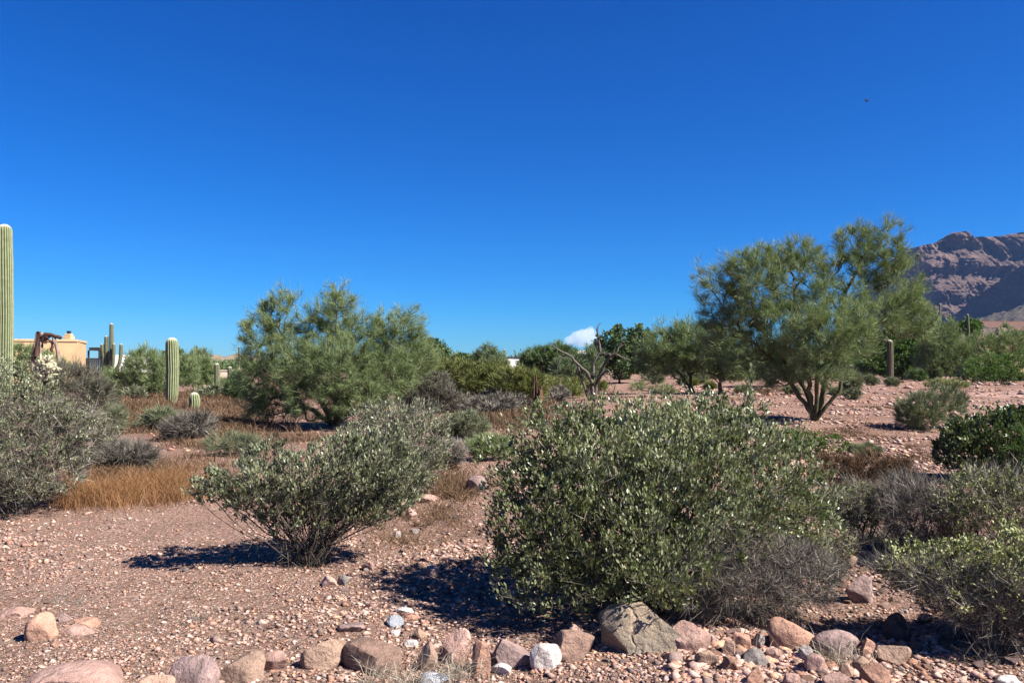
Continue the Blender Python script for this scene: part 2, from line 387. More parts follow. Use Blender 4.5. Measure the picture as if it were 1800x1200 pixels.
def mountain_mat():
    m, n, b, o = newmat('mountain_rock')
    geo = N(n, 'NewGeometry'); mp = N(n, 'Mapping'); mp.inputs['Scale'].default_value = (1, 1, 2.6); n.links.new(geo.outputs['Position'], mp.inputs[0]); v = mp.outputs[0]
    c = mix(n, ramp(n, [(.36, (0,) * 3), (.62, (1,) * 3)], noise(n, .012, 8, .65, v, .8)), (.15, .105, .095), (.30, .205, .17))
    c = mix(n, ramp(n, [(.5, (0,) * 3), (.7, (.7,) * 3)], noise(n, .035, 6, .7, v)), c, (.11, .09, .09))
    at = N(n, 'Attribute', attribute_name='rnd')
    tal = mix(n, ramp(n, [(.4, (0,) * 3), (.6, (1,) * 3)], noise(n, .09, 5, .75, geo.outputs['Position'])), (.11, .10, .065), (.21, .165, .13))
    c = mix(n, 1, mix(n, at.outputs['Fac'], c, tal), (ALB,) * 3, 'MULTIPLY')
    n.links.new(c, b.inputs['Base Color']); b.inputs['Roughness'].default_value = 1; b.inputs['Specular IOR Level'].default_value = .05
    bump(n, b, noise(n, .035, 10, .75, v), 1.0, 30)
    return m
def build_mountain():
    D = 3270.0
    def X(px): return (px - 900) / FPX * D
    xs = np.concatenate([np.linspace(X(1500), X(1900), 420), np.linspace(X(1905), X(2700), 130)])
    top = np.interp((xs / D * FPX + 900), [1500, 1570, 1592, 1604, 1630, 1655, 1662, 1668, 1682, 1697, 1708, 1720, 1745, 1790, 1850, 1950, 2100, 2300, 2500, 2700],
                    [640, 560, 470, 434, 427, 421, 417, 411, 408, 409, 413, 417, 418, 411, 402, 396, 400, 420, 490, 600])
    H = (640 - top) / FPX * D + EYE
    H = H + 2 * vn2(xs / 40, xs * 0)
    pxs = xs / D * FPX + 900
    # cliff line comes towards the camera on the right: a spur with its flank facing left
    cy = np.interp(pxs, [1500, 1600, 1650, 1700, 1730, 1760, 1800, 1850, 1950, 2100, 2700], [3160, 3000, 3010, 3050, 3060, 3060, 3050, 3020, 2980, 2950, 3000])
    Vs = []; tal = []
    prof_v = np.concatenate([np.linspace(0, .40, 70), np.linspace(.40, 1, 150)[1:], np.linspace(1, 1.6, 40)[1:]])
    for t in prof_v:
        if t <= .40:   # talus apron
            q = t / .40; y = cy - 900 * (1 - q) ** 1.15 ; z = H * (.38 * q ** 1.35)
        elif t <= 1:   # cliffs in steps
            q = (t - .4) / .6
            y = cy + 230 * q + 16 * np.sin(q * 19 + xs / 160); z = H * (.38 + .62 * q)
        else:
            q = (t - 1) / .6; y = cy + 230 + 800 * q; z = H * (1 - .75 * q * q)
        # keep the silhouette line: depth differs from D, so scale the height with it
        k = (y - 0) / D
        z = z * np.clip(k, .7, 1.1) if t <= 1 else z * np.clip((cy + 230) / D, .7, 1.1)
        xw = xs * np.ones_like(xs)
        Vs.append(np.stack([xw, y, z], -1)); tal.append(np.full(len(xs), 1 - sst(.36, .46, t) if t <= 1 else sst(1.02, 1.1, t) * .8))
    V = np.array(Vs); tal = np.array(tal)
    r, c, _ = V.shape
    # crags: vertical gullies and ledges
    Xf, Yf, Zf = V[..., 0], V[..., 1], V[..., 2]
    cl = (1 - tal)
    g = fb2(Xf / 70 + 2 * np.sin(Zf / 90), Zf / 260, 5); led = fb2(Xf / 260, Zf / 26, 4)
    ridge = 1 - np.abs(g)
    Yf -= cl * (30 * ridge - 15 + 14 * led + 22 * (1 - np.abs(fb2(Xf / 26 + .8 * np.sin(Zf / 40), Zf / 120, 4))))
    Xf += cl * 8 * fb2(Xf / 40 + 5, Zf / 40, 4)
    gul = 1 - np.abs(fb2(Xf / 130, Yf / 400, 4))
    Zf += tal * (-14 + 22 * gul + 4 * fb2(Xf / 18, Yf / 18, 3)) * sst(.0, .12, prof_v)[:, None] + cl * 2 * fb2(Xf / 30, Yf / 30, 3)
    Zf[0] = -6
    V = V.reshape(-1, 3); i = np.arange(r - 1)[:, None] * c; j = np.arange(c - 1)[None]
    Q = np.stack([i + j, i + j + 1, i + c + j + 1, i + c + j], -1).reshape(-1, 4)
    o = mk('mountain', V, [Q], mountain_mat(), attrs={'rnd': ('POINT', np.clip(tal.ravel(), 0, 1))}, smooth=True, sharp=radians(50))
    tag(o, kind='structure')
build_mountain()
def build_spur():
    t = np.linspace(-60, 1400, 300); X0 = 1573 + .75 * t; Y0 = 2850 - .6 * t
    pxs = X0 / Y0 * FPX + 900
    cz = (640 - np.interp(pxs, [1640, 1680, 1720, 1760, 1800, 1850, 1950, 2200], [572, 549, 520, 492, 462, 440, 425, 420])) / FPX * Y0
    fz = np.minimum(cz - 6, (640 - np.interp(pxs, [1640, 1680, 1720, 1760, 1800, 1850, 1950, 2200], [576, 572, 562, 550, 537, 524, 505, 480])) / FPX * Y0)
    n = np.array([-.62, -.78]); Vs = []; tal = []
    for v in np.concatenate([np.linspace(-1, 0, 16), np.linspace(0, 1, 60)[1:], np.linspace(1, 2, 60)[1:]]):
        if v <= 0: o = v * 420; z = cz + (-.25 * o * 0) + v * 60; tl = .6
        elif v <= 1: o = (cz - fz) * .42 * v; z = cz + (fz - cz) * v; tl = .35
        else: q = v - 1; o = (cz - fz) * .42 + 1000 * q; z = fz * (1 - q) ** 1.35 - 6 * q; tl = 1
        x = X0 + n[0] * o; y = Y0 + n[1] * o
        w = np.clip((1.2 - abs(v - .5)) * 1, 0, 1)
        z = z + 9 * fb2(x / 70, y / 70, 4) * (1 if v < 1 else max(.1, 1 - (v - 1) * 1.0)) + (5 * fb2(x / 16, y / 16, 3) if v < 1.9 else 0)
        off = 14 * fb2(t / 60, z / 120, 4) * (v > 0) * (v < 1.1)
        Vs.append(np.stack([x + n[0] * off, y + n[1] * off, z], -1)); tal.append(np.full(len(t), tl))
    V = np.array(Vs); V[-1, :, 2] = -8; r, c, _ = V.shape; i = np.arange(r - 1)[:, None] * c; j = np.arange(c - 1)[None]
    Q = np.stack([i + j, i + c + j, i + c + j + 1, i + j + 1], -1).reshape(-1, 4)
    tag(mk('mountain_spur', V.reshape(-1, 3), [Q], bpy.data.materials['mountain_rock'], attrs={'rnd': ('POINT', np.array(tal).ravel())}, smooth=True), kind='structure')
build_spur()
def build_hill():
    # low far hill on the left, scrub covered
    n = 60; u = np.linspace(-1, 1, n); X, Y = np.meshgrid(u, u)
    c = P(408, 640, 420); Z = 6.5 * np.clip(1 - X ** 2 - Y ** 2, 0, 1) ** 1.3 * (1 + .25 * fb2(X * 4, Y * 4, 3)) - .3
    V = np.stack([c[0] + X * 22, 420 + Y * 60, Z], -1).reshape(-1, 3)
    i = np.arange(n - 1)[:, None] * n; j = np.arange(n - 1)[None]
    Q = np.stack([i + j, i + j + 1, i + n + j + 1, i + n + j], -1).reshape(-1, 4)
    tag(mk('hill', V, [Q], simple('scrub_hill', (.12, .12, .07), (.26, .19, .14), .5, .95, .5, .4), smooth=True), kind='structure')
build_hill()
def ico(sub):
    import bmesh
    bm = bmesh.new(); bmesh.ops.create_icosphere(bm, subdivisions=sub, radius=1)
    V = np.array([v.co[:] for v in bm.verts]); F = np.array([[v.index for v in f.verts] for f in bm.faces]); bm.free(); return V, F
ICO = {k: ico(k) for k in (1, 2, 3, 4, 5)}
def build_cloud():
    Y = 9000; s = mpp(Y); rs = np.random.RandomState(5); V, F = ICO[5]; c0 = P(1021, 600, Y)
    env = [(1001, 599, 9), (1012, 595, 12), (1024, 591, 13), (1036, 587, 12), (1042, 596, 10), (1022, 600, 12), (1004, 605, 6), (1032, 600, 12), (994, 605, 5), (1048, 604, 6)]
    puffs = [(P(x, y, Y + rs.uniform(-40, 40)), r * s) for x, y, r in env]
    for k in range(90):
        x, y, r = env[rs.randint(len(env))]; d = nrm(rs.normal(size=3)); puffs.append((P(x, y, Y) + d * r * s * .85, rs.uniform(.2, .42) * r * s))
    R = np.full(len(V), 3 * s)
    for c, r in puffs:
        q = c - c0; bq = V @ q; disc = bq ** 2 - (q @ q - r * r); ok = disc > 0; R[ok] = np.maximum(R[ok], (bq + np.sqrt(np.maximum(disc, 0)))[ok])
    W_ = V * (R * (1 + .07 * fb3(V * 9, 3)))[:, None]; W_[:, 2] = np.maximum(W_[:, 2], -10 * s + 2 * s * vn2(V[:, 0] * 6, V[:, 1] * 6)); W_ += c0
    m = bpy.data.materials.new('cloud_vapour'); m.use_nodes = True; nn = m.node_tree; nn.nodes.clear(); o = nn.nodes.new('ShaderNodeOutputMaterial')
    v = nn.nodes.new('ShaderNodeVolumePrincipled'); v.inputs['Color'].default_value = (.99, .99, 1, 1); v.inputs['Density'].default_value = .0045; v.inputs['Anisotropy'].default_value = .0; nn.links.new(v.outputs[0], o.inputs['Volume'])
    tag(mk('cloud', W_, [F], m, smooth=True), kind='stuff')
build_cloud()

# ------------------------------------------------------------------ plants
def ell_points(lobes, n, rs, shell=.55, zmin=None, wisp=0):
    """lobes: (centre, radii)"""
    w = np.array([r[0] * r[1] * r[2] for c, r in lobes]) ** .8; w = w / w.sum(); out = []
    idx = rs.choice(len(lobes), n * 2, p=w)
    d = nrm(rs.normal(size=(n * 2, 3))); rad = rs.uniform(size=n * 2) ** (1 / 3.0 * shell)
    C = np.array([c for c, r in lobes])[idx]; R = np.array([r for c, r in lobes])[idx]
    p = C + d * rad[:, None] * R * (1 + .16 * fb3(d * 2.3 + idx[:, None], 2))[:, None]
    g = gh(p[:, 0], p[:, 1]) + (zmin if zmin is not None else .06)
    p = p[p[:, 2] > g]
    p = p[:n]; k = int(len(p) * wisp)
    if k:
        i = rs.randint(len(lobes), size=k); d = nrm(rs.normal(size=(k, 3)) + [0, 0, .7]); q = np.array([c for c, r in lobes])[i] + d * np.array([r for c, r in lobes])[i] * rs.uniform(1.0, 1.32, (k, 1))
        q = q[q[:, 2] > gh(q[:, 0], q[:, 1]) + .1]; p = np.concatenate([p, q])
    return p
def lobes_px(L, Y, depth=1.0):
    """(cx, cy, rx, ry[, dy]) in photo pixels at depth Y -> world ellipsoids (dy metres away from the camera)"""
    out = []
    for l in L:
        cx, cy, rx, ry = l[:4]; dy = l[4] if len(l) > 4 else 0
        yy = Y + dy; s = mpp(yy); out.append((P(cx, cy, yy), (rx * s, min(rx, ry * 1.6) * s * depth, ry * s)))
    return out
STY = {
    # tmpl, leaf length, width, leaves per node, material, up mix, outward mix, random mix, rtip, twig material
    'jojoba': dict(t=LEAF6, L=.034, W=.019, up=.9, out=.5, rnd=.75, vert=.55, rtip=.0016),
    'palo': dict(t=SLIV, L=.20, W=.011, up=.55, out=.9, rnd=1.1, vert=0, rtip=.004),
    'leaf': dict(t=LEAF4, L=.05, W=.026, up=.3, out=.5, rnd=1, vert=0, rtip=.002),
    'twig': dict(t=SLIV, L=.16, W=.0045, up=.4, out=.7, rnd=.9, vert=0, rtip=.0018),
}
def plant(name, label, cat, base, lobes, sty, mat, nn=600, nleaf=8000, seed=1, group=None, R=.03, stems=None, nst=10, tw=None, kw=None,
          shell=.6, twmat='bark', sides=3, zmin=None, names=('stems', 'foliage'), spread=.10, clump=.14, extra=None):
    rs = np.random.RandomState(seed); st = dict(STY[sty]); st.update(kw or {})
    base = np.array(base, float)
    pts = ell_points(lobes, nn, rs, shell, zmin, {'palo': .10, 'jojoba': .05}.get(sty, .03))
    if stems is None:
        stems = []
        tg = ell_points(lobes, nst, rs, .9, zmin)
        for q in tg:
            st0 = base + np.array([rs.normal() * spread, rs.normal() * spread, 0]); st0[2] = float(gh(st0[0], st0[1])) - .01
            pth = [st0]; k = 6; hd = q - st0
            off = rs.normal(size=3) * .06 * np.linalg.norm(hd)
            for j in range(1, k + 1):
                t = j / k; a = st0 + hd * np.array([t ** 1.15, t ** 1.15, t ** .9]) + off * math.sin(t * pi) + rs.normal(size=3) * .012 * np.linalg.norm(hd)
                pth.append(a)
            stems.append(pth)
    PP, par, n0 = grow(base - [0, 0, .03], stems, pts)
    c = counts(par); rt = st['rtip']; e = math.log(R / rt) / math.log(c[0]); rad = rt * c ** e; rad[0] = rad[1:].max() if len(stems) != 1 else rad[0]
    if stems and len(stems) > 1 and sides == 3: rad[0] = rad[1] 
    root = thing(name, label, cat, base, 0, group)
    # avoid drawing links from the root node to each stem start for multi-stem shrubs
    V, Q = chain_tubes(PP - base, par, rad, sides)
    mk(names[0], V, [Q], M[twmat], root, smooth=True)
    # leaves near the outer twigs
    cand = np.where((np.arange(len(par)) >= n0) & (c < 30))[0]
    if len(cand) == 0: cand = np.arange(n0, len(par))
    if 'low' in st:
        hh = PP[cand, 2] - base[2]; cand = cand[hh > st['low'] * hh.max() + rs.normal(size=len(cand)) * .06 * hh.max()]
    wt = np.exp(rs.normal(size=len(cand)) * .75); i = rs.choice(cand, nleaf, p=wt / wt.sum()); p0, p1 = PP[par[i]], PP[i]
    sg = np.linalg.norm(p1 - p0, axis=1, keepdims=True)
    t = rs.uniform(.15, 1.05, (nleaf, 1)); cen = np.mean([l[0] for l in lobes], axis=0)
    # nearest lobe centre for the outward direction
    LC = np.array([l[0] for l in lobes]); dd = ((p1[:, None] - LC[None]) ** 2).sum(2); oc = nrm(p1 - LC[dd.argmin(1)] + [0, 0, .05])
    p = p0 + (p1 - p0) * t + rs.normal(size=(nleaf, 3)) * (np.minimum(sg * .4, st['L'] * .34) if sty == 'palo' else np.minimum(sg * .25, st['L'] * 1.3))
    d = nrm(p1 - p0) * .7 + oc * st['out'] + rs.normal(size=(nleaf, 3)) * st['rnd'] * .75 + np.array([0, 0, st['up']])
    L = st['L'] * rs.uniform(.6, 1.25, nleaf); Wd = st['W'] * rs.uniform(.7, 1.2, nleaf)
    V, Q, nf = leaves(p, d, L, Wd, st['t'], rs, st['vert'])
    g = gh(p[:, 0], p[:, 1])
    rnd = np.clip(.5 + rs.normal(size=nleaf) * .2 + clump * fb3(p * (1.3 / max(.3, np.linalg.norm(lobes[0][1]) * .5)), 2, seed * 3.1), 0, 1)
    f = mk(names[1], V - base, [Q], M[mat], root, attrs={'rnd': ('FACE', np.repeat(rnd, nf))})
    f['kind'] = 'stuff'
    if extra: extra(root, PP, par, c, rs, base)
    return root

def add_twigs(mat, n, L, Wd, name='dead_twigs', cmax=200, low=None):
    def fn(root, PP, par, c, rs, base):
        cand = np.where(c < cmax)[0]; cand = cand[par[cand] >= 0]
        if low is not None: cand = cand[(PP[cand, 2] - base[2]) < low]
        if len(cand) == 0: return
        i = rs.choice(cand, n); t = rs.uniform(0, 1, (n, 1)); p = PP[par[i]] + (PP[i] - PP[par[i]]) * t
        d = nrm(PP[i] - base) + rs.normal(size=(n, 3)) * .8
        V, Q, nf = leaves(p, d, L * rs.uniform(.4, 1.3, n), Wd * rs.uniform(.6, 1.3, n), SLIV, rs)
        o = mk(name, V - base, [Q], M[mat], root, attrs={'rnd': ('FACE', np.clip(rs.normal(.5, .25, n), 0, 1))}); o['kind'] = 'stuff'
    return fn
#PLANTS
def Y_of(py): return float(G(900, py)[1])

# the big jojoba in the middle
b = G(1120, 1062)
BIG = plant('jojoba_bush', 'largest leafy green jojoba bush, behind the grey-brown boulder', 'bush', b,
      lobes_px([(1110, 900, 235, 175, .1), (960, 925, 115, 125, -.05), (1250, 860, 170, 160, .2), (1370, 880, 100, 105, .25), (1090, 790, 190, 95, .35), (1230, 770, 150, 78, .5), (960, 820, 95, 95, .2), (980, 1010, 120, 70, -.35), (1430, 900, 55, 60, .3), (1150, 990, 130, 75, -.5)], b[1]),
      'jojoba', 'jojoba', nn=4800, nleaf=95000, seed=3, R=.035, nst=46, shell=1.15, spread=.14, clump=.3, kw=dict(L=.030, W=.0138, up=1.15, rnd=.6), extra=add_twigs('twig', 12000, .10, .0028))
# tall shoots on its top
for k, (tx, ty, dx) in enumerate([(1322, 640, 6), (1272, 676, 4), (1190, 690, -3)]):
    bb = P(tx - dx, ty + 85, b[1] + .6); tp = P(tx, ty + 8, b[1] + .6)
    pts = np.array([bb + (tp - bb) * t + RS.normal(size=3) * .012 for t in np.linspace(.2, 1, 40)])
    ro = plant('jojoba_shoot', ['tall leafy shoot standing above the jojoba bush, highest of the three', 'second tallest leafy shoot on the jojoba bush top', 'short leafy shoot at the middle of the jojoba bush top'][k], 'shoot',
               [bb[0], bb[1], bb[2]], [(tp * .5 + bb * .5, (.035, .035, abs(tp[2] - bb[2]) * .5))], 'jojoba', 'jojoba', nn=40, nleaf=150, seed=40 + k, R=.006,
               stems=[[bb + (tp - bb) * t for t in (.2, .5, .8, 1)]], zmin=.1)
    for kk in ('label', 'category'): del ro[kk]
    ro.parent = BIG; ro.location = ro.location - BIG.location; ro.name = 'shoot'

b = G(545, 992)
plant('jojoba_bush', 'small open jojoba bush with bare fanned stems and a dark shadow on its left', 'bush', b,
      lobes_px([(560, 845, 130, 55, 0), (430, 850, 95, 42, -.1), (660, 820, 90, 65, .15), (385, 860, 55, 28, -.1), (690, 860, 60, 45, .1), (470, 805, 60, 30, .2), (560, 895, 130, 45, 0), (615, 790, 80, 40, .3), (650, 890, 60, 35, .1), (470, 885, 70, 30, 0)], b[1], .9),
      'jojoba', 'jojoba_grey', nn=1900, nleaf=26000, seed=8, R=.022, nst=110, shell=.8, spread=.08, kw=dict(W=.015, up=1.2, rnd=.55, low=.22), extra=add_twigs('twig_dark', 9000, .14, .0032))
b = G(700, 880)
plant('grey_shrub', 'grey-green twiggy shrub directly behind the small open jojoba', 'shrub', b,
      lobes_px([(700, 800, 85, 75), (740, 760, 60, 60, .4), (655, 760, 50, 45, .3), (690, 735, 60, 30, .5)], b[1]), 'jojoba', 'jojoba_grey', nn=1100, nleaf=9000, seed=12, R=.02, nst=30,
      kw=dict(L=.04, W=.016), extra=add_twigs('twig', 6000, .16, .005))
b = G(10, 900)
plant('jojoba_bush', 'dusty grey-green jojoba bush filling the left edge of the photo', 'bush', b,
      lobes_px([(10, 770, 120, 120), (-120, 750, 150, 130, .3), (60, 715, 70, 60, .3), (10, 675, 60, 48, .4), (125, 765, 60, 50, .2), (70, 825, 80, 50, -.1), (155, 755, 42, 26, .3), (-40, 850, 100, 50, -.3)], b[1]),
      'jojoba', 'jojoba_grey', nn=2900, nleaf=44000, seed=15, R=.04, nst=40, shell=.62, spread=.3, kw=dict(L=.031, W=.014), extra=add_twigs('twig', 26000, .18, .0045, low=1.2))
b = G(140, 735)
plant('bare_shrub', 'dark grey nearly leafless shrub behind the dusty jojoba on the left', 'shrub', b,
      lobes_px([(140, 690, 50, 45), (115, 665, 30, 25), (165, 700, 35, 35)], b[1]), 'twig', 'twig_dark', nn=500, nleaf=9000, seed=17, R=.03, nst=14, kw=dict(L=.3, W=.014))

# right side
b = G(1745, 850)
plant('jojoba_bush', 'dark green jojoba bush at the right edge with black shade under it', 'bush', b,
      lobes_px([(1750, 775, 75, 55), (1700, 800, 55, 45, -.1), (1800, 770, 70, 60, .1), (1690, 770, 35, 30)], b[1]), 'jojoba', 'jojoba_dark', nn=1100, nleaf=18000, seed=21, R=.02, nst=26, kw=dict(L=.045, W=.028))
b = G(1815, 860)
plant('green_shrub', 'light green feathery shrub in front of the dark jojoba at the right edge', 'shrub', b,
      lobes_px([(1815, 800, 55, 50), (1840, 780, 50, 50)], b[1]), 'twig', 'bright', nn=300, nleaf=6000, seed=22, R=.01, nst=14, kw=dict(L=.12, W=.007))
b = G(1745, 1140)
plant('bursage_bush', 'nearest yellow-green bursage bush over tangled grey twigs, in the bottom right corner', 'bush', b,
      lobes_px([(1700, 1000, 140, 52, .1), (1790, 1000, 110, 75, 0), (1620, 985, 70, 34, .2), (1740, 1050, 120, 50, .0), (1850, 1040, 100, 100, .1), (1600, 1010, 50, 30, .1)], b[1]), 'leaf', 'bursage', nn=2200, nleaf=19000, seed=25, R=.014, nst=40,
      kw=dict(L=.022, W=.012, low=.32), extra=add_twigs('twig', 30000, .13, .003, low=.45), spread=.2)
b = G(1760, 1010)
plant('bursage_bush', 'taller pale green bursage bush directly behind the nearest bursage at the right edge', 'bush', b,
      lobes_px([(1745, 900, 95, 65), (1810, 890, 80, 75), (1680, 900, 45, 45), (1720, 850, 50, 30, .2)], b[1]), 'leaf', 'bursage', nn=1600, nleaf=14000, seed=26, R=.014, nst=34,
      kw=dict(L=.024, W=.011, up=.7, low=.4), extra=add_twigs('twig', 7000, .14, .0035), spread=.15)
b = G(1520, 960)
plant('bursage_bush', 'small pale bursage bush between the big jojoba and the right edge bushes', 'bush', b,
      lobes_px([(1510, 885, 60, 38), (1555, 890, 40, 30), (1480, 900, 40, 30)], b[1]), 'leaf', 'bursage', nn=600, nleaf=4200, seed=27, R=.012, nst=24,
      kw=dict(L=.022, W=.012), extra=add_twigs('twig', 5000, .13, .0032), spread=.1)
b = G(1620, 985)
plant('bare_shrub', 'bare grey-brown twig shrub between the bursage bushes on the right', 'shrub', b,
      lobes_px([(1620, 910, 60, 50), (1590, 870, 40, 35, .3)], b[1]), 'twig', 'twig', nn=500, nleaf=7000, seed=28, R=.008, nst=24, kw=dict(L=.15, W=.0035))
b = G(1300, 1092)
plant('bare_shrub', 'tangled dry grey shrub under the lower right side of the big jojoba', 'shrub', b,
      lobes_px([(1300, 1030, 105, 55), (1400, 1010, 80, 50, .1), (1220, 1010, 60, 60), (1330, 980, 90, 40, .1)], b[1], .8), 'twig', 'twig', nn=1500, nleaf=19000, seed=29, R=.006, nst=46, kw=dict(L=.11, W=.0028, up=0, rnd=1.3, vert=0), spread=.25)
b = G(1470, 1010)
plant('small_shrub', 'small sparse green shrub right of the big jojoba beside the purple rock', 'shrub', b,
      lobes_px([(1465, 955, 40, 35), (1440, 985, 40, 25)], b[1]), 'leaf', 'bursage', nn=300, nleaf=1600, seed=30, R=.006, nst=14, kw=dict(L=.02, W=.011), extra=add_twigs('twig', 2500, .1, .0028))

b = G(1618, 757)
plant('green_shrub', 'round grey-green shrub on rocky ground right of the large palo verde', 'shrub', b,
      lobes_px([(1620, 720, 40, 30), (1660, 710, 36, 32, .5), (1595, 728, 25, 20)], b[1]), 'twig', 'sage', nn=500, nleaf=9000, seed=31, R=.02, nst=24, kw=dict(L=.16, W=.012, up=.8, rnd=.5), extra=add_twigs('mesquite', 4000, .12, .012, 'foliage'))
b = G(1440, 806)
plant('green_shrub', 'low bright green shrub behind the right shoulder of the big jojoba', 'shrub', b,
      lobes_px([(1410, 775, 35, 20), (1455, 780, 38, 20), (1385, 775, 30, 22)], b[1]), 'leaf', 'bright', nn=400, nleaf=5000, seed=32, R=.01, nst=20, kw=dict(L=.04, W=.02))
b = G(1500, 850)
plant('dry_brush', 'rusty brown dry brush beside the right shoulder of the big jojoba', 'shrub', b,
      lobes_px([(1470, 825, 40, 25), (1530, 820, 45, 22), (1580, 825, 25, 18)], b[1]), 'twig', 'redbrush', nn=400, nleaf=9000, seed=33, R=.006, nst=30, kw=dict(L=.12, W=.006), spread=.4)
b = G(1515, 800)
plant('small_shrub', 'small silvery sage tuft behind the rusty brush', 'shrub', b,
      lobes_px([(1515, 798, 40, 14), (1570, 806, 28, 12)], b[1]), 'twig', 'sage', nn=200, nleaf=3500, seed=34, R=.006, nst=20, kw=dict(L=.12, W=.007), spread=.3)

# palo verde trees
def px_stems(L, Y):
    out = []
    for s in L:
        q = [P(a[0], a[1], Y + (a[2] if len(a) > 2 else 0)) for a in s]
        r = []
        for k in range(len(q) - 1):
            for t in (0, .33, .66): r.append(q[k] + (q[k + 1] - q[k]) * t + RS.normal(size=3) * .03 * np.linalg.norm(q[k + 1] - q[k]) * (t > 0))
        out.append(r + [q[-1]])
    return out
b = G(1432, 740); Y = b[1]
plant('palo_verde', 'tallest palo verde tree with a forked dark trunk on the right', 'tree', b,
      lobes_px([(1270, 520, 55, 62, .2), (1330, 500, 60, 60, -.2), (1300, 590, 60, 60, .2), (1400, 500, 60, 65, .3), (1370, 575, 65, 60, 0), (1430, 590, 60, 60, -.9), (1480, 580, 60, 55, -.8), (1440, 640, 55, 42, -.8), (1370, 640, 45, 40, 0),
                 (1490, 500, 45, 62, .5), (1545, 460, 45, 55, .6), (1500, 430, 35, 35, .6), (1560, 420, 30, 32, .6), (1580, 500, 42, 60, .5), (1600, 548, 42, 46, .5), (1545, 555, 55, 42, .2), (1612, 570, 32, 34, .6), (1510, 600, 40, 34, .2), (1400, 450, 40, 25, .2), (1330, 460, 40, 25, .1)], Y, .9),
      'palo', 'palo', nn=3800, nleaf=150000, seed=51, R=.135, sides=7, twmat='bark_green', names=('trunk', 'crown'), shell=.8, zmin=.7,
      stems=px_stems([[(1428, 733), (1416, 709), (1391, 674), (1372, 649), (1310, 590, .3), (1265, 530, .4)], [(1430, 734), (1426, 697, -.1), (1422, 665, -.3), (1410, 620, -.5), (1400, 560, -.3), (1395, 490)],
                      [(1428, 720, .2), (1403, 665, .3), (1350, 600, .4), (1322, 530), (1305, 480)], [(1436, 733), (1446, 697), (1454, 659), (1467, 640), (1477, 570, .3), (1487, 510, .5), (1512, 470, .6), (1538, 440, .6), (1562, 405, .6)],
                      [(1452, 714, -.2), (1476, 690, -.3), (1481, 659, -.3), (1465, 627, -.4), (1500, 585, -.2), (1560, 560, .2), (1600, 530, .4)], [(1436, 700, -.2), (1437, 665, -.4), (1437, 620, -.6), (1440, 570, -.8), (1450, 520, -.4), (1470, 460)]], Y),
      kw=dict(L=.19, W=.0088))
b = G(590, 748); Y = b[1]
plant('palo_verde', 'wide palo verde tree whose foliage sweeps to the ground, left of centre', 'tree', b,
      lobes_px([(497, 560, 32, 50, .2), (455, 590, 36, 42, 0), (590, 555, 42, 52, .3), (640, 600, 50, 45, .2), (705, 580, 42, 36, .4), (520, 640, 55, 50, -.3), (460, 660, 45, 55, 0), (600, 650, 65, 55, -.6), (680, 655, 55, 50, -.1), (560, 700, 60, 40, -.4), (630, 700, 55, 40, -.6), (480, 710, 50, 28, .1), (730, 630, 40, 40, .5), (560, 600, 40, 40, .2)], Y, .9),
      'palo', 'palo', nn=3200, nleaf=130000, seed=52, R=.15, sides=6, twmat='bark_green', names=('trunk', 'crown'), shell=.8, zmin=.12,
      stems=px_stems([[(582, 745), (570, 715), (540, 670), (500, 610), (492, 560)], [(588, 746), (592, 700), (596, 640), (592, 560), (590, 520)], [(592, 746), (615, 700), (650, 650), (690, 595), (710, 570)], [(580, 742), (540, 715), (480, 690), (445, 640)], [(592, 744), (640, 712), (690, 680)]], Y),
      kw=dict(L=.18, W=.0088, up=.35))

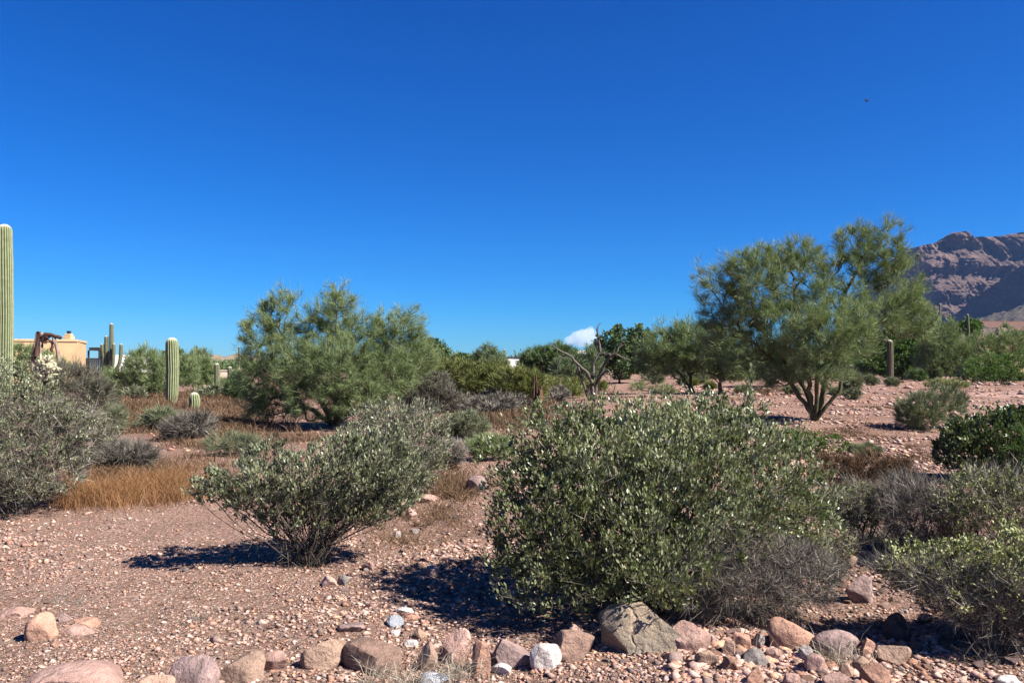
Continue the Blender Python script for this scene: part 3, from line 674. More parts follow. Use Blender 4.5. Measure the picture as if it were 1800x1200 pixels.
# background trees and shrubs: (name, label, base px, depth, lobes, style, material, nodes, leaves, leaf L, W, trunk R)
BG = [
 ('palo_verde', 'light green palo verde shrub left of the tallest mid-distance saguaro', (240, 698), None, [(205, 676, 38, 30), (255, 650, 36, 38), (280, 665, 26, 32), (190, 686, 30, 20), (328, 655, 18, 26)], 'palo', 'palo', 900, 26000, .30, .02, .06),
 ('palo_verde', 'pale green palo verde right behind the mid-distance saguaro', (345, 690), None, [(340, 655, 24, 28), (358, 650, 18, 18), (372, 678, 28, 12)], 'palo', 'palo', 600, 13000, .34, .024, .06),
 ('mesquite_tree', 'small dark green tree top showing behind the mid-distance saguaro', (305, 682), None, [(305, 628, 20, 15), (290, 640, 12, 12)], 'leaf', 'mesquite', 250, 2600, .22, .12, .08),
 ('grey_shrub', 'low grey-green shrub at the foot of the saguaros left of centre', (370, 702), None, [(375, 690, 35, 13), (410, 690, 25, 12)], 'twig', 'jojoba_grey', 300, 5000, .22, .03, .03),
 ('mesquite_tree', 'dark green tree with rounded top behind the wide palo verde', (762, 680), None, [(755, 620, 30, 27), (775, 635, 22, 24), (735, 640, 25, 25)], 'leaf', 'mesquite', 500, 9000, .20, .11, .10),
 ('palo_verde', 'bluish green palo verde right of the wide palo verde', (740, 692), None, [(740, 650, 40, 34), (720, 670, 30, 22)], 'palo', 'palo_blue', 500, 12000, .30, .024, .06),
 ('creosote_bush', 'olive yellow creosote bush behind the dark grey shrub, leftmost of its row', (790, 704), None, [(770, 665, 28, 32), (800, 660, 30, 30)], 'palo', 'creosote', 500, 12000, .22, .026, .03),
 ('creosote_bush', 'olive yellow creosote bush in the middle of the row left of the dead tree', (840, 708), None, [(835, 670, 32, 34), (865, 665, 28, 30)], 'palo', 'creosote', 500, 13000, .22, .026, .03),
 ('creosote_bush', 'olive yellow creosote bush nearest the broken brown saguaro stump', (905, 710), None, [(900, 675, 34, 30), (935, 680, 28, 24)], 'palo', 'creosote', 500, 13000, .22, .026, .03),
 ('creosote_bush', 'low olive creosote bush between the broken stump and the dead tree', (985, 702), None, [(975, 682, 26, 16), (1005, 688, 18, 12)], 'palo', 'creosote', 260, 5000, .22, .024, .02),
 ('palo_verde', 'thin grey-green tree left of the small white building', (860, 682), None, [(858, 630, 24, 20), (875, 645, 20, 18), (840, 645, 16, 14)], 'palo', 'palo_blue', 400, 9000, .34, .034, .06),
 ('mesquite_tree', 'blue-green tree just left of the thin grey-green tree', (815, 680), None, [(812, 640, 22, 18), (830, 650, 15, 14)], 'leaf', 'mesquite', 300, 5000, .20, .1, .06),
 ('mesquite_tree', 'low domed mesquite tree behind the orange block', (960, 672), None, [(955, 630, 32, 22), (985, 625, 28, 20), (1000, 645, 25, 20), (925, 645, 15, 15)], 'palo', 'mesquite', 600, 16000, .45, .06, .12),
 ('palo_verde', 'grey-green tree behind the dead tree', (1015, 676), None, [(1010, 650, 38, 24), (1040, 640, 20, 28)], 'palo', 'palo_blue', 400, 9000, .40, .045, .08),
 ('mesquite_tree', 'dark green mesquite with lumpy crown right behind the dead tree', (1090, 674), None, [(1060, 620, 22, 32), (1085, 600, 24, 30), (1100, 630, 35, 32), (1125, 590, 22, 22), (1130, 615, 25, 30), (1050, 640, 20, 24)], 'leaf', 'mesquite', 900, 17000, .24, .14, .14),
 ('palo_verde', 'spreading palo verde with two thin dark trunks, left of the tallest palo verde', (1218, 692), None, [(1175, 610, 50, 40), (1150, 635, 32, 28), (1220, 600, 45, 34), (1200, 635, 40, 28)], 'palo', 'palo', 1000, 30000, .34, .022, .12),
 ('palo_verde', 'palo verde touching the left side of the tallest palo verde', (1262, 694), None, [(1260, 625, 45, 35), (1290, 640, 40, 30), (1275, 600, 35, 25)], 'palo', 'palo', 800, 22000, .32, .022, .10),
 ('palo_verde', 'shaded palo verde under the left limbs of the tallest palo verde', (1350, 680), None, [(1340, 640, 35, 28), (1370, 630, 35, 30), (1390, 645, 25, 22)], 'palo', 'mesquite', 500, 12000, .36, .034, .10),
 ('mesquite_tree', 'saturated green mesquite beside the brown-based saguaro', (1590, 667), None, [(1585, 622, 38, 34), (1615, 612, 30, 34), (1530, 636, 28, 28), (1558, 608, 32, 30), (1640, 628, 26, 30)], 'leaf', 'bright', 1100, 26000, .22, .11, .14),
 ('palo_verde', 'olive green palo verde under the far slim saguaros', (1655, 668), None, [(1655, 610, 34, 40), (1640, 640, 30, 28), (1680, 630, 30, 34), (1665, 590, 20, 26)], 'palo', 'palo', 900, 24000, .40, .038, .10),
 ('palo_verde', 'pale olive palo verde rising behind the saturated green mesquite', (1600, 664), None, [(1590, 590, 36, 28), (1625, 600, 34, 30), (1655, 615, 26, 26)], 'palo', 'palo', 700, 18000, .42, .036, .12),
 ('palo_verde', 'olive green palo verde below the tiled roof house', (1750, 668), None, [(1730, 615, 40, 30), (1770, 610, 42, 30), (1810, 615, 40, 34)], 'palo', 'palo', 800, 22000, .40, .038, .10),
 ('green_shrub', 'dense rounded green shrub in front of the tiled roof house', (1755, 677), None, [(1745, 648, 48, 30), (1798, 645, 45, 30), (1708, 658, 28, 18)], 'leaf', 'bright', 700, 14000, .14, .07, .06),
 ('green_tree', 'small round green tree left of the tiled roof house', (1704, 662), None, [(1705, 576, 20, 16)], 'leaf', 'bright', 300, 3500, .3, .16, .12),
 ('grey_shrub', 'dark grey bare shrub in front of the creosote row', (755, 724), None, [(750, 690, 48, 36), (725, 700, 28, 26), (790, 705, 28, 20)], 'twig', 'twig_dark', 900, 20000, .22, .016, .03),
 ('grey_shrub', 'low grey-green shrub right of the dark grey bare shrub', (845, 732), None, [(850, 715, 38, 16), (885, 712, 25, 16)], 'twig', 'twig', 400, 8000, .2, .014, .03),
 ('sage_shrub', 'sage green shrub in front of the creosote row, left of the big jojoba', (815, 770), None, [(820, 745, 35, 24), (785, 750, 30, 18)], 'twig', 'sage', 400, 8000, .14, .012, .02),
 ('sage_shrub', 'yellowish green shrub touching the left shoulder of the big jojoba', (860, 808), None, [(850, 785, 30, 20), (880, 790, 22, 22)], 'twig', 'palo', 350, 6000, .12, .009, .015),
 ('bare_shrub', 'thin purple-grey bare shrub left of the yellowish green shrub', (785, 822), None, [(785, 798, 32, 20), (760, 802, 20, 16)], 'twig', 'twig', 300, 6000, .14, .006, .012),
 ('sage_shrub', 'pale sage shrub in front of the mid-distance saguaro', (285, 758), None, [(285, 735, 28, 18), (262, 742, 18, 12)], 'twig', 'sage', 300, 6000, .18, .013, .015),
 ('bare_shrub', 'silver-grey bare shrub at the foot of the small round cactus', (325, 772), None, [(325, 750, 28, 18), (350, 745, 22, 16), (305, 757, 18, 12)], 'twig', 'twig', 400, 7000, .24, .011, .015),
 ('bare_shrub', 'bluish grey bare shrub at the back of the golden grass', (205, 826), None, [(205, 800, 45, 22), (235, 800, 40, 20), (170, 805, 30, 18)], 'twig', 'twig', 400, 9000, .2, .007, .012),
 ('sage_shrub', 'thin pale green shrub behind the left end of the small open jojoba', (410, 800), None, [(400, 780, 40, 18), (440, 782, 30, 14)], 'twig', 'sage', 300, 5000, .15, .006, .012),
 ('green_shrub', 'olive green sprigs at the right end of the dusty left jojoba', (190, 775), None, [(190, 745, 30, 25), (205, 730, 18, 18)], 'twig', 'sage', 250, 3500, .18, .010, .012),
 ('grey_shrub', 'grey upright shrub just right of the tallest palo verde trunk', (1497, 692), None, [(1497, 673, 16, 18)], 'twig', 'jojoba_grey', 220, 4500, .3, .026, .03),
 ('sage_shrub', 'pale sage tuft left of the brown-based saguaro foot', (1530, 677), None, [(1530, 668, 14, 8)], 'twig', 'sage', 150, 2500, .3, .03, .02),
 ('sage_shrub', 'pale sage tuft at the foot of the brown-based saguaro', (1567, 679), None, [(1567, 672, 12, 7)], 'twig', 'sage', 120, 2000, .3, .03, .02),
 ('grey_shrub', 'dark grey-green low shrub behind the upright grey shrub', (1505, 668), None, [(1510, 655, 30, 12), (1480, 657, 20, 11)], 'twig', 'jojoba_grey', 250, 5000, .35, .045, .03),
 ('sage_shrub', 'yellow-green low shrub on the rocky strip below the tiled roof house', (1662, 683), None, [(1655, 674, 28, 8), (1685, 676, 20, 6)], 'twig', 'bursage', 250, 4500, .28, .03, .02),
 ('grey_shrub', 'grey-green shrub left of the wide palo verde foot', (415, 705), None, [(415, 680, 18, 24)], 'twig', 'mesquite', 220, 5000, .25, .02, .02),
 ('palo_verde', 'olive palo verde tops behind the dead saguaro and tan house', (72, 690), 48, [(60, 640, 35, 30), (95, 650, 28, 20), (30, 625, 30, 22)], 'palo', 'palo', 400, 9000, .36, .03, .08),
 ('mesquite_tree', 'far dark trees between the small white building and the thin tree', (915, 668), None, [(932, 650, 14, 14)], 'leaf', 'mesquite', 200, 2500, .3, .16, .08),
 ('palo_verde', 'far pale palo verde at the back left of the wide palo verde', (385, 676), None, [(352, 630, 16, 16), (330, 645, 18, 14)], 'palo', 'palo_blue', 300, 5000, .4, .04, .06),
 ('palo_verde', 'bare-branched low palo verde behind the top of the big jojoba', (1180, 700), None, [(1165, 685, 22, 8), (1120, 680, 16, 8)], 'palo', 'palo', 150, 2200, .2, .014, .05),
]
for k, (nm, lb, (bx, by), Yd, L, sty, mt, nn, nl, ll, ww, R) in enumerate(BG):
    b = G(bx, by) if Yd is None else np.array([P(bx, by, Yd)[0], Yd, float(gh(P(bx, by, Yd)[0], Yd))])
    tree = 'tree' in nm or 'palo' in nm
    cat = 'tree' if tree else ('bush' if 'bush' in nm else 'shrub')
    lo = lobes_px([(l[0], l[1] + l[3] * .02, l[2] * 1.04, l[3]) for l in L], b[1], .9)
    st = None
    if tree:   # a few tapering trunks forking up into the crown
        rs = np.random.RandomState(300 + k); st = []
        for q in range(4):
            c0, r0 = lo[rs.randint(len(lo))]; e = c0 + rs.normal(size=3) * np.array(r0) * .3
            p0 = b + [rs.normal() * .08, rs.normal() * .08, -.02]; h = e - p0
            st.append([p0 + h * np.array([t ** 1.2, t ** 1.2, t ** .85]) + rs.normal(size=3) * .03 * np.linalg.norm(h) * (t > 0) for t in (0, .15, .3, .5, .75, 1)])
    plant(nm, lb, cat, b, lo, sty, mt, nn=nn, nleaf=nl, seed=100 + k, R=R, nst=16, kw=dict(L=ll, W=ww), stems=st,
          names=('trunk', 'crown') if tree else ('stems', 'foliage'), twmat='bark_dark' if tree else 'bark', sides=5 if tree else 3, zmin=(.5 if tree and b[1] > 40 else .06), spread=.25, shell=.8)

rs0 = np.random.RandomState(91)
for (xa, xb, ya, yb, n, wpx, mt, col, where) in [(1010, 1420, 662, 680, 16, 15, 'jojoba_grey', 'grey-green', 'on the far side behind the dead tree'), (1440, 1800, 660, 672, 14, 16, 'mesquite', 'dark green', 'at the far right under the tree row'), (950, 1300, 663, 690, 10, 12, 'creosote', 'olive', 'on the far side behind the dead tree'),
        (200, 470, 684, 706, 12, 16, 'jojoba_grey', 'grey-green', 'at the back between the small saguaros'), (640, 980, 700, 745, 12, 20, 'twig', 'grey bare', 'in front of the creosote row'), (600, 960, 664, 690, 12, 22, 'palo_blue', 'bluish green', 'behind the creosote row'), (1250, 1560, 690, 712, 5, 11, 'sage', 'pale sage', 'on the rocky ground behind the tallest palo verde')]:
    for q in range(n):
        bx, by = rs0.uniform(xa, xb), rs0.uniform(ya, yb); b = G(bx, by); w = wpx * rs0.uniform(.7, 1.4); hgt = w * rs0.uniform(.35, .65); k = mpp(b[1])
        plant('far_shrub', f'small {col} shrub {where}', 'shrub', b, lobes_px([(bx, by - hgt, w, hgt), (bx + w * .5, by - hgt * .8, w * .6, hgt * .7)], b[1], .9), 'twig', mt, nn=60, nleaf=1100, seed=int(bx * 7 + by), group=f'{col} shrubs {where}', R=.02, nst=6, kw=dict(L=9 * k, W=1.3 * k), spread=.2)

# far tree line that reads as one mass
def treeline():
    rs = np.random.RandomState(77); Vs = []; Qs = []; rn = []; n = 0
    for k in range(420):
        px = rs.uniform(-150, 1980); Yd = rs.uniform(110, 210); top = rs.uniform(.45, 1) * np.interp(px, [-150, 100, 300, 420, 560, 780, 870, 930, 1040, 1060, 1500, 1600, 2000], [12, 8, 6, 7, 16, 26, 18, 24, 30, 44, 40, 34, 28]) * (1.0 if not (875 < px < 920) else .35)
        c = P(px, 640, Yd); s = mpp(Yd); h = 1.6 + top * s; m = 260
        d = nrm(rs.normal(size=(m, 3))); p = np.array([c[0], c[1], h * .5]) + d * (rs.uniform(size=(m, 1)) ** .3) * [h * .9, h * .9, h * .52]
        V, Q, nf = leaves(p, rs.normal(size=(m, 3)) + [0, 0, .6], rs.uniform(.35, .8, m), rs.uniform(.15, .32, m), LEAF4, rs)
        Vs.append(V); Qs.append(Q + n); n += len(V); rn.append(np.clip(rs.normal(.4, .2, m) + rs.normal() * .15, 0, 1))
    o = mk('treeline', np.concatenate(Vs), [np.concatenate(Qs)], M['mesquite'], attrs={'rnd': ('FACE', np.concatenate(rn))}); tag(o, kind='stuff')
treeline()
#CACTI
def saguaro_mat(name, c_r, c_v, cap=True, dry=False):
    m, n, b, o = newmat(name)
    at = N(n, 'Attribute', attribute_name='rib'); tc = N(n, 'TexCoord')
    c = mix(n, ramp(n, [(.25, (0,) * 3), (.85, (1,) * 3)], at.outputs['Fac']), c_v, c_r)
    f = noise(n, 7, 5, .6, tc.outputs['Object']); c = mix(n, .6, c, mix(n, 1, c, ramp(n, [(.3, (.6, .55, .5)), (.7, (1.25, 1.25, 1.2))], f), 'MULTIPLY'))
    cp = N(n, 'Attribute', attribute_name='cap'); c = mix(n, 1, mix(n, cp.outputs['Fac'], c, (.62, .56, .45)), (ALB,) * 3, 'MULTIPLY')
    n.links.new(c, b.inputs['Base Color']); b.inputs['Roughness'].default_value = .75; b.inputs['Specular IOR Level'].default_value = .2
    bump(n, b, noise(n, 60, 3, .6, tc.outputs['Object']), .4, .01)
    return m
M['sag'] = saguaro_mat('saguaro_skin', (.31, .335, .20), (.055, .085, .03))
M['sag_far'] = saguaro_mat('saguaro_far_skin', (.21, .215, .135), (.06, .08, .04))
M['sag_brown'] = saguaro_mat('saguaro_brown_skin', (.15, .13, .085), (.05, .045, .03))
def column(path, R, ribs, seg=5, depth=.13, taper=.8):
    """ribbed rounded column along a path of points"""
    path = np.array(path, float); k = np.linspace(0, 1, 26); sl = np.concatenate([[0], np.cumsum(np.linalg.norm(np.diff(path, axis=0), axis=1))]); Lg = sl[-1]
    s = np.concatenate([k[:-1] * (Lg - R), Lg - R + R * np.sin(np.linspace(0, pi / 2, 9))]); 
    C = np.stack([np.interp(s, sl, path[:, i]) for i in range(3)], -1)
    prof = np.where(s < Lg - R, 1.0, np.sqrt(np.clip(1 - ((s - (Lg - R)) / R) ** 2, 0.0004, 1)))
    wv = 1 + .06 * vn2(s * 1.1, s * 0 + R * 50) + .03 * vn2(s * 4, s * 0 + R * 90); base = np.interp(s / Lg, [0, .15, .6, 1], [taper, .95, 1.0, .93])
    T = nrm(np.gradient(C, axis=0)); A = nrm(np.cross(T, [0, 1, .01])); B = np.cross(T, A)
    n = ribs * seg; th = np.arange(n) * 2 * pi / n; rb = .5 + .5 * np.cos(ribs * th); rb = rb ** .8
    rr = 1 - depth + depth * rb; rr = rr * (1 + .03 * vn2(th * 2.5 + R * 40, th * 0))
    V = C[:, None] + (R * prof * wv * base)[:, None, None] * rr[None, :, None] * (np.cos(th)[None, :, None] * A[:, None] + np.sin(th)[None, :, None] * B[:, None])
    m = len(s); i = np.arange(m - 1)[:, None] * n; j = np.arange(n)[None]; j2 = (j + 1) % n
    Q = np.stack([i + j, i + j2, i + n + j2, i + n + j], -1).reshape(-1, 4)
    cap = np.repeat(np.clip((s - (Lg - R * .55)) / (R * .35), 0, 1), n) * .8
    return V.reshape(-1, 3), Q, np.tile(rb, m), cap
def saguaro(label, px, top, base_py, wpx, Yd=None, arms=(), mat='sag', ribs=14, name='saguaro', lean=0, depth=.13, taper=.8, cat='cactus', group=None):
    b = G(px, base_py) if Yd is None else np.array([P(px, 640, Yd)[0], Yd, float(gh(P(px, 640, Yd)[0], Yd))])
    Y = b[1]; t = P(px + lean, top, Y); R = wpx * .5 * mpp(Y)
    root = thing(name, label, cat, b, 0, group)
    mid = b * .5 + t * .5 + [R * .15, 0, 0]
    V, Q, rb, cp = column([b + [0, 0, -.05], mid, t], R, ribs, depth=depth, taper=taper)
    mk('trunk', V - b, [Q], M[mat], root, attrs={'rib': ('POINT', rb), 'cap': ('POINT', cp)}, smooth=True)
    for a in arms:
        pts = [P(q[0], q[1], Y + (q[2] if len(q) > 2 else 0)) for q in a[0]]
        # smooth the elbow
        q = [pts[0]]
        for k in range(len(pts) - 1):
            q += [pts[k] + (pts[k + 1] - pts[k]) * t for t in (.33, .67)]
        q.append(pts[-1]); q = np.array(q)
        for _ in range(2): q[1:-1] = (q[:-2] + q[1:-1] * 2 + q[2:]) / 4
        V, Q, rb, cp = column(q, a[1] * .5 * mpp(Y), 10, 4, taper=.7)
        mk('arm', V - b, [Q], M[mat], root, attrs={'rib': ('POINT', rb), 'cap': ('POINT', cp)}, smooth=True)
    return root
saguaro('tallest saguaro, a single pale ribbed column cut by the left edge', 9, 394, 0, 25, Yd=26, ribs=17, lean=-1, taper=1.25, depth=.17)
saguaro('single-column ribbed saguaro standing beside a small round cactus', 302, 593, 706, 21.5, ribs=15, taper=.72, depth=.17)
saguaro('small round barrel-shaped young saguaro at the foot of a taller one', 341, 689, 724, 18.5, ribs=13, name='young_saguaro', depth=.17, taper=.85)
saguaro('many-armed saguaro beside the tan house porch', 196, 568, 0, 7.5, Yd=46, ribs=12, mat='sag_far', lean=0,
        arms=[([(196, 657), (187, 650), (182, 634), (180, 604)], 7.5), ([(194, 652), (187, 650), (187, 625), (187, 590)], 7), ([(197, 650, -.2), (200, 640, -.3), (200, 603, -.3)], 6), ([(198, 654), (209, 646), (213, 630), (213, 604)], 6.5)])
saguaro('short grey-green saguaro beside the cream wall, left of a pair', 381, 638, 700, 10, Yd=42, ribs=11, mat='sag_far')
saguaro('short grey-green saguaro beside the cream wall, right of a pair', 404, 644, 700, 9, Yd=40, ribs=11, mat='sag_far')
saguaro('thin saguaro tip far away beside the low hill', 420, 609, 0, 3.2, Yd=90, ribs=8, mat='sag_far')
saguaro('saguaro with a brown corky base standing before the green mesquite', 1564, 597, 672, 11.5, ribs=12, mat='sag_brown', taper=1.1)
saguaro('slim far saguaro with one arm above the olive palo verde', 1652, 533, 0, 3.8, Yd=96, ribs=8, mat='sag_far', arms=[([(1652, 575), (1648, 570), (1648, 553)], 3)])
saguaro('tiny far saguaro tip above the olive palo verde', 1670, 552, 0, 3.2, Yd=98, ribs=8, mat='sag_far')
saguaro('leaning slim saguaro before the tiled roof house', 1706, 552, 0, 4.4, Yd=97, ribs=9, mat='sag_far', lean=-5)
saguaro('far slim saguaro beside the small white building', 887, 614, 0, 4, Yd=72, ribs=8, mat='sag_far')
saguaro('tiny pale saguaro tip above the creosote row', 799, 617, 0, 3, Yd=72, ribs=8, mat='sag')

def poly_tree(name, label, cat, b, polys, mat, part='limb', seed=0, sides=7, jitter=.01):
    """named limbs as tapered tubes: polys = [(points, r0, r1)]"""
    root = thing(name, label, cat, b); rs = np.random.RandomState(seed)
    for k, (pts, r0, r1) in enumerate(polys):
        pts = np.array(pts); q = []
        for i in range(len(pts) - 1):
            for t in (0, .25, .5, .75): q.append(pts[i] + (pts[i + 1] - pts[i]) * t)
        q.append(pts[-1]); q = np.array(q)
        q[1:-1] = (q[:-2] + 2 * q[1:-1] + q[2:]) / 4; q += rs.normal(size=q.shape) * jitter
        n = len(q); rad = np.linspace(r0, r1, n) * (1 + .12 * rs.normal(size=n))
        V, Q = chain_tubes(q - b, np.arange(n) - 1, np.maximum(rad, .002), sides)
        o = mk('trunk' if k == 0 and part == 'limb' else part, V, [Q], M[mat], root, smooth=True)
    return root
# dead tree
def z3(x, y, dy=0): return (750 + x / 4, 520 + y / 4, dy)
b = G(1043, 703); Y = b[1]; s = mpp(Y)
def W3(L): return [P(750 + a / 4, 520 + c / 4, Y + (d[0] if d else 0)) for a, c, *d in L]
poly_tree('dead_tree', 'leafless grey dead tree with crooked forked limbs behind the big jojoba', 'tree', b, [
    (W3([(1165, 735), (1165, 680), (1160, 600), (1130, 540, -.1), (1060, 480, -.2), (1010, 420, -.3), (950, 395, -.4), (900, 360, -.5), (865, 325, -.6)]), .105, .02),
    (W3([(1145, 730), (1130, 700), (1100, 610), (1070, 530), (1060, 480)]), .075, .05),
    (W3([(1160, 640), (1168, 560, .1), (1175, 480, .3), (1218, 395, .4), (1215, 345, .4), (1178, 305, .4)]), .085, .025),
    (W3([(1218, 395, .4), (1208, 300, .3), (1196, 225, .3), (1222, 190, .3)]), .075, .015),
    (W3([(1185, 730), (1190, 630), (1222, 545), (1242, 490, -.2), (1290, 420, -.4)]), .095, .055),
    (W3([(1290, 420, -.4), (1335, 405, -.5), (1347, 360, -.5), (1395, 305, -.6)]), .07, .02),
    (W3([(1195, 620), (1235, 545, -.3), (1280, 515, -.5), (1300, 595, -.7)]), .07, .02),
    (W3([(1215, 415, .4), (1270, 412), (1330, 412, -.2), (1380, 435), (1432, 450)]), .06, .018),
    (W3([(985, 412, -.3), (935, 448, -.4), (916, 520, -.4), (912, 590, -.4)]), .03, .008),
    (W3([(1205, 305, .3), (1240, 270, .2), (1277, 245, .1)]), .03, .008),
    (W3([(1010, 420, -.3), (965, 415, -.1), (930, 450, 0)]), .04, .012),
    (W3([(1350, 365, -.5), (1375, 345, -.4), (1398, 338, -.4)]), .02, .008),
    (W3([(1235, 545, -.3), (1275, 585, -.4), (1310, 640, -.4)]), .03, .01)], 'deadwood', seed=4)
# broken brown saguaro stump: bundle of dry ribs
M['rust_rib'] = simple('rusty_rib', (.20, .095, .055), (.09, .05, .035), 14, .9, .5, .01, (4, 4, .5))
M['grey_rib'] = simple('bleached_rib', (.40, .30, .24), (.20, .13, .10), 10, .9, .5, .01, (4, 4, .5))
M['dark_rib'] = simple('charred_rib', (.11, .06, .045), (.05, .03, .025), 10, .9, .5, .01, (4, 4, .5))
b = G(946, 724); Y = b[1]; root = thing('saguaro_stump', 'broken rusty brown saguaro stump of upright dry ribs', 'dead cactus', b)
rs = np.random.RandomState(6)
for k in range(11):
    a = k * 2 * pi / 11; x = 941 if k < 6 else 950; tp = rs.uniform(656, 672) if k < 6 else rs.uniform(676, 686)
    q = [P(x + 3.2 * cos(a), 723, Y + .08 * sin(a)), P(x + 2.6 * cos(a), 690, Y + .07 * sin(a)), P(x + 2 * cos(a) + rs.normal() * .4, tp, Y + .05 * sin(a))]
    V, Q = chain_tubes(np.array(q) - b, np.arange(3) - 1, np.array([.036, .036, .016]), 5)
    mk('rib', V, [Q], M['dark_rib'] if k in (0, 3) else M['rust_rib'], root, smooth=True)
# collapsed dead saguaro at the left, with cholla before it
Y = 24.0; b = np.array([P(85, 640, Y)[0], Y, float(gh(P(85, 640, Y)[0], Y))]); root = thing('dead_saguaro', 'collapsed dead saguaro skeleton arching beside the tallest saguaro', 'dead cactus', b)
def W1(L): return np.array([P(a / 6, 560 + c / 6, Y + (d[0] if d else 0)) for a, c, *d in L])
for pts, r, mt in [
    ([(345, 520), (350, 380), (372, 240), (385, 150)], .035, 'grey_rib'), ([(360, 460), (378, 330), (392, 200), (400, 135)], .05, 'dark_rib'), ([(385, 400), (398, 300), (412, 190), (415, 140)], .055, 'dark_rib'),
    ([(420, 400), (425, 300), (432, 210), (430, 145)], .045, 'grey_rib'), ([(335, 480), (345, 340), (365, 260)], .03, 'dark_rib'), ([(440, 300, .1), (450, 230), (465, 180), (500, 165)], .05, 'dark_rib'),
    ([(430, 190), (470, 170), (530, 165), (590, 185), (640, 205)], .05, 'dark_rib'), ([(480, 175), (540, 180), (600, 195), (638, 203)], .045, 'dark_rib'), ([(470, 250), (495, 200), (520, 175)], .05, 'dark_rib'),
    ([(500, 215), (530, 230), (550, 260), (585, 265)], .03, 'dark_rib'), ([(560, 200), (590, 280), (612, 400), (618, 520), (620, 640), (612, 770)], .05, 'grey_rib'), ([(572, 210), (600, 300), (622, 430), (628, 560), (640, 700), (632, 780)], .035, 'grey_rib'),
    ([(555, 240), (548, 300), (552, 350)], .03, 'dark_rib'), ([(615, 560), (650, 620), (668, 690), (660, 740)], .03, 'grey_rib'), ([(610, 600), (600, 680), (598, 770)], .03, 'grey_rib'), ([(480, 190), (478, 230), (470, 262)], .045, 'dark_rib')]:
    q = W1(pts); q2 = []
    for i in range(len(q) - 1):
        for t in (0, .5): q2.append(q[i] + (q[i + 1] - q[i]) * t + rs.normal(size=3) * .012)
    q2.append(q[-1]); q2 = np.array(q2); n = len(q2)
    V, Q = chain_tubes(q2 - b, np.arange(n) - 1, r * (1 + .25 * rs.normal(size=n)).clip(.5, 1.5), 6); mk('rib', V, [Q], M[mt], root, smooth=True)
def cholla(label, px, py, base_py, Yd, w, h, seed):
    rs = np.random.RandomState(seed); b = np.array([P(px, 640, Yd)[0], Yd, 0.]); b[2] = float(gh(b[0], b[1])); s = mpp(Yd)
    root = thing('cholla', label, 'cactus', b); c = P(px, py, Yd)
    tr = np.array([b, b + (c - b) * .5, c]); V, Q = chain_tubes(tr - b, np.arange(3) - 1, np.array([.07, .06, .05]), 6); mk('trunk', V, [Q], M['bark_dark'], root, smooth=True)
    d = nrm(rs.normal(size=(150, 3))); p = c + d * (rs.uniform(.3, 1, (150, 1))) * np.array([w * s, w * s * .8, h * s])
    m, n, bb, o = newmat('cholla_spines'); bb.inputs['Base Color'].default_value = (.34, .32, .21, 1); bb.inputs['Roughness'].default_value = .7
    Vc, Fc = ICO[1]; Vs = []; Fs = []; k = 0
    for q in p:   # joints: short stubby links
        ax = nrm(rs.normal(size=3) + [0, 0, .5]); L = rs.uniform(.05, .10)
        Vv = Vc * .032; Vv = Vv + np.outer((Vc @ ax), ax) * L; Vs.append(Vv + q - b); Fs.append(Fc + k); k += len(Vc)
    j = mk('joints', np.concatenate(Vs), [np.concatenate(Fs)], m, root, smooth=True); j['kind'] = 'stuff'
    m2 = 9000; i = rs.choice(len(p), m2); dd = nrm(rs.normal(size=(m2, 3))); V, Q, nf = leaves(p[i] + dd * rs.uniform(.02, .06, (m2, 1)), dd, rs.uniform(.03, .05, m2), np.full(m2, .005), SLIV, rs)
    sp = mk('spines', V - b, [Q], M['straw'], root, attrs={'rnd': ('FACE', rs.uniform(.4, 1, m2))}); sp['kind'] = 'stuff'
cholla('pale fuzzy cholla cactus in front of the collapsed dead saguaro', 80, 648, 690, 20, 21, 24, 3)
cholla('small dark cholla between the cream wall and the wide palo verde', 420, 655, 690, 41, 8, 8, 4)

# ------------------------------------------------------------------ buildings
M['stucco'] = simple('tan_stucco', (.60, .42, .24), (.52, .36, .20), 1.5, .95, .2, .02)
M['cap'] = simple('parapet_cap', (.60, .44, .27), (.52, .37, .22), 2, .9, .1)
M['white'] = simple('white_wall', (.95, .92, .88), (.85, .82, .78), 2, .9, .1)
M['cream'] = simple('cream_wall', (.62, .50, .42), (.55, .43, .36), 2, .9, .1)
M['darkmetal'] = simple('dark_metal', (.05, .055, .06), (.03, .03, .035), 3, .6, 0)
M['glass'] = simple('window_glass', (.03, .04, .05), (.02, .03, .04), 1, .12, 0, spec=.6)
M['rail'] = simple('blue_grey_rail', (.10, .13, .17), (.07, .09, .12), 3, .6, 0)
M['tile'] = simple('terracotta_tile', (.29, .17, .14), (.21, .12, .10), 6, .85, .2)
M['orange'] = simple('orange_wall', (.52, .22, .10), (.42, .17, .08), 3, .9, .1)
M['mauve'] = simple('mauve_wall', (.30, .22, .22), (.25, .18, .18), 2, .9, .1)
def xz(px, py, Y): q = P(px, py, Y); return q[0], q[2]
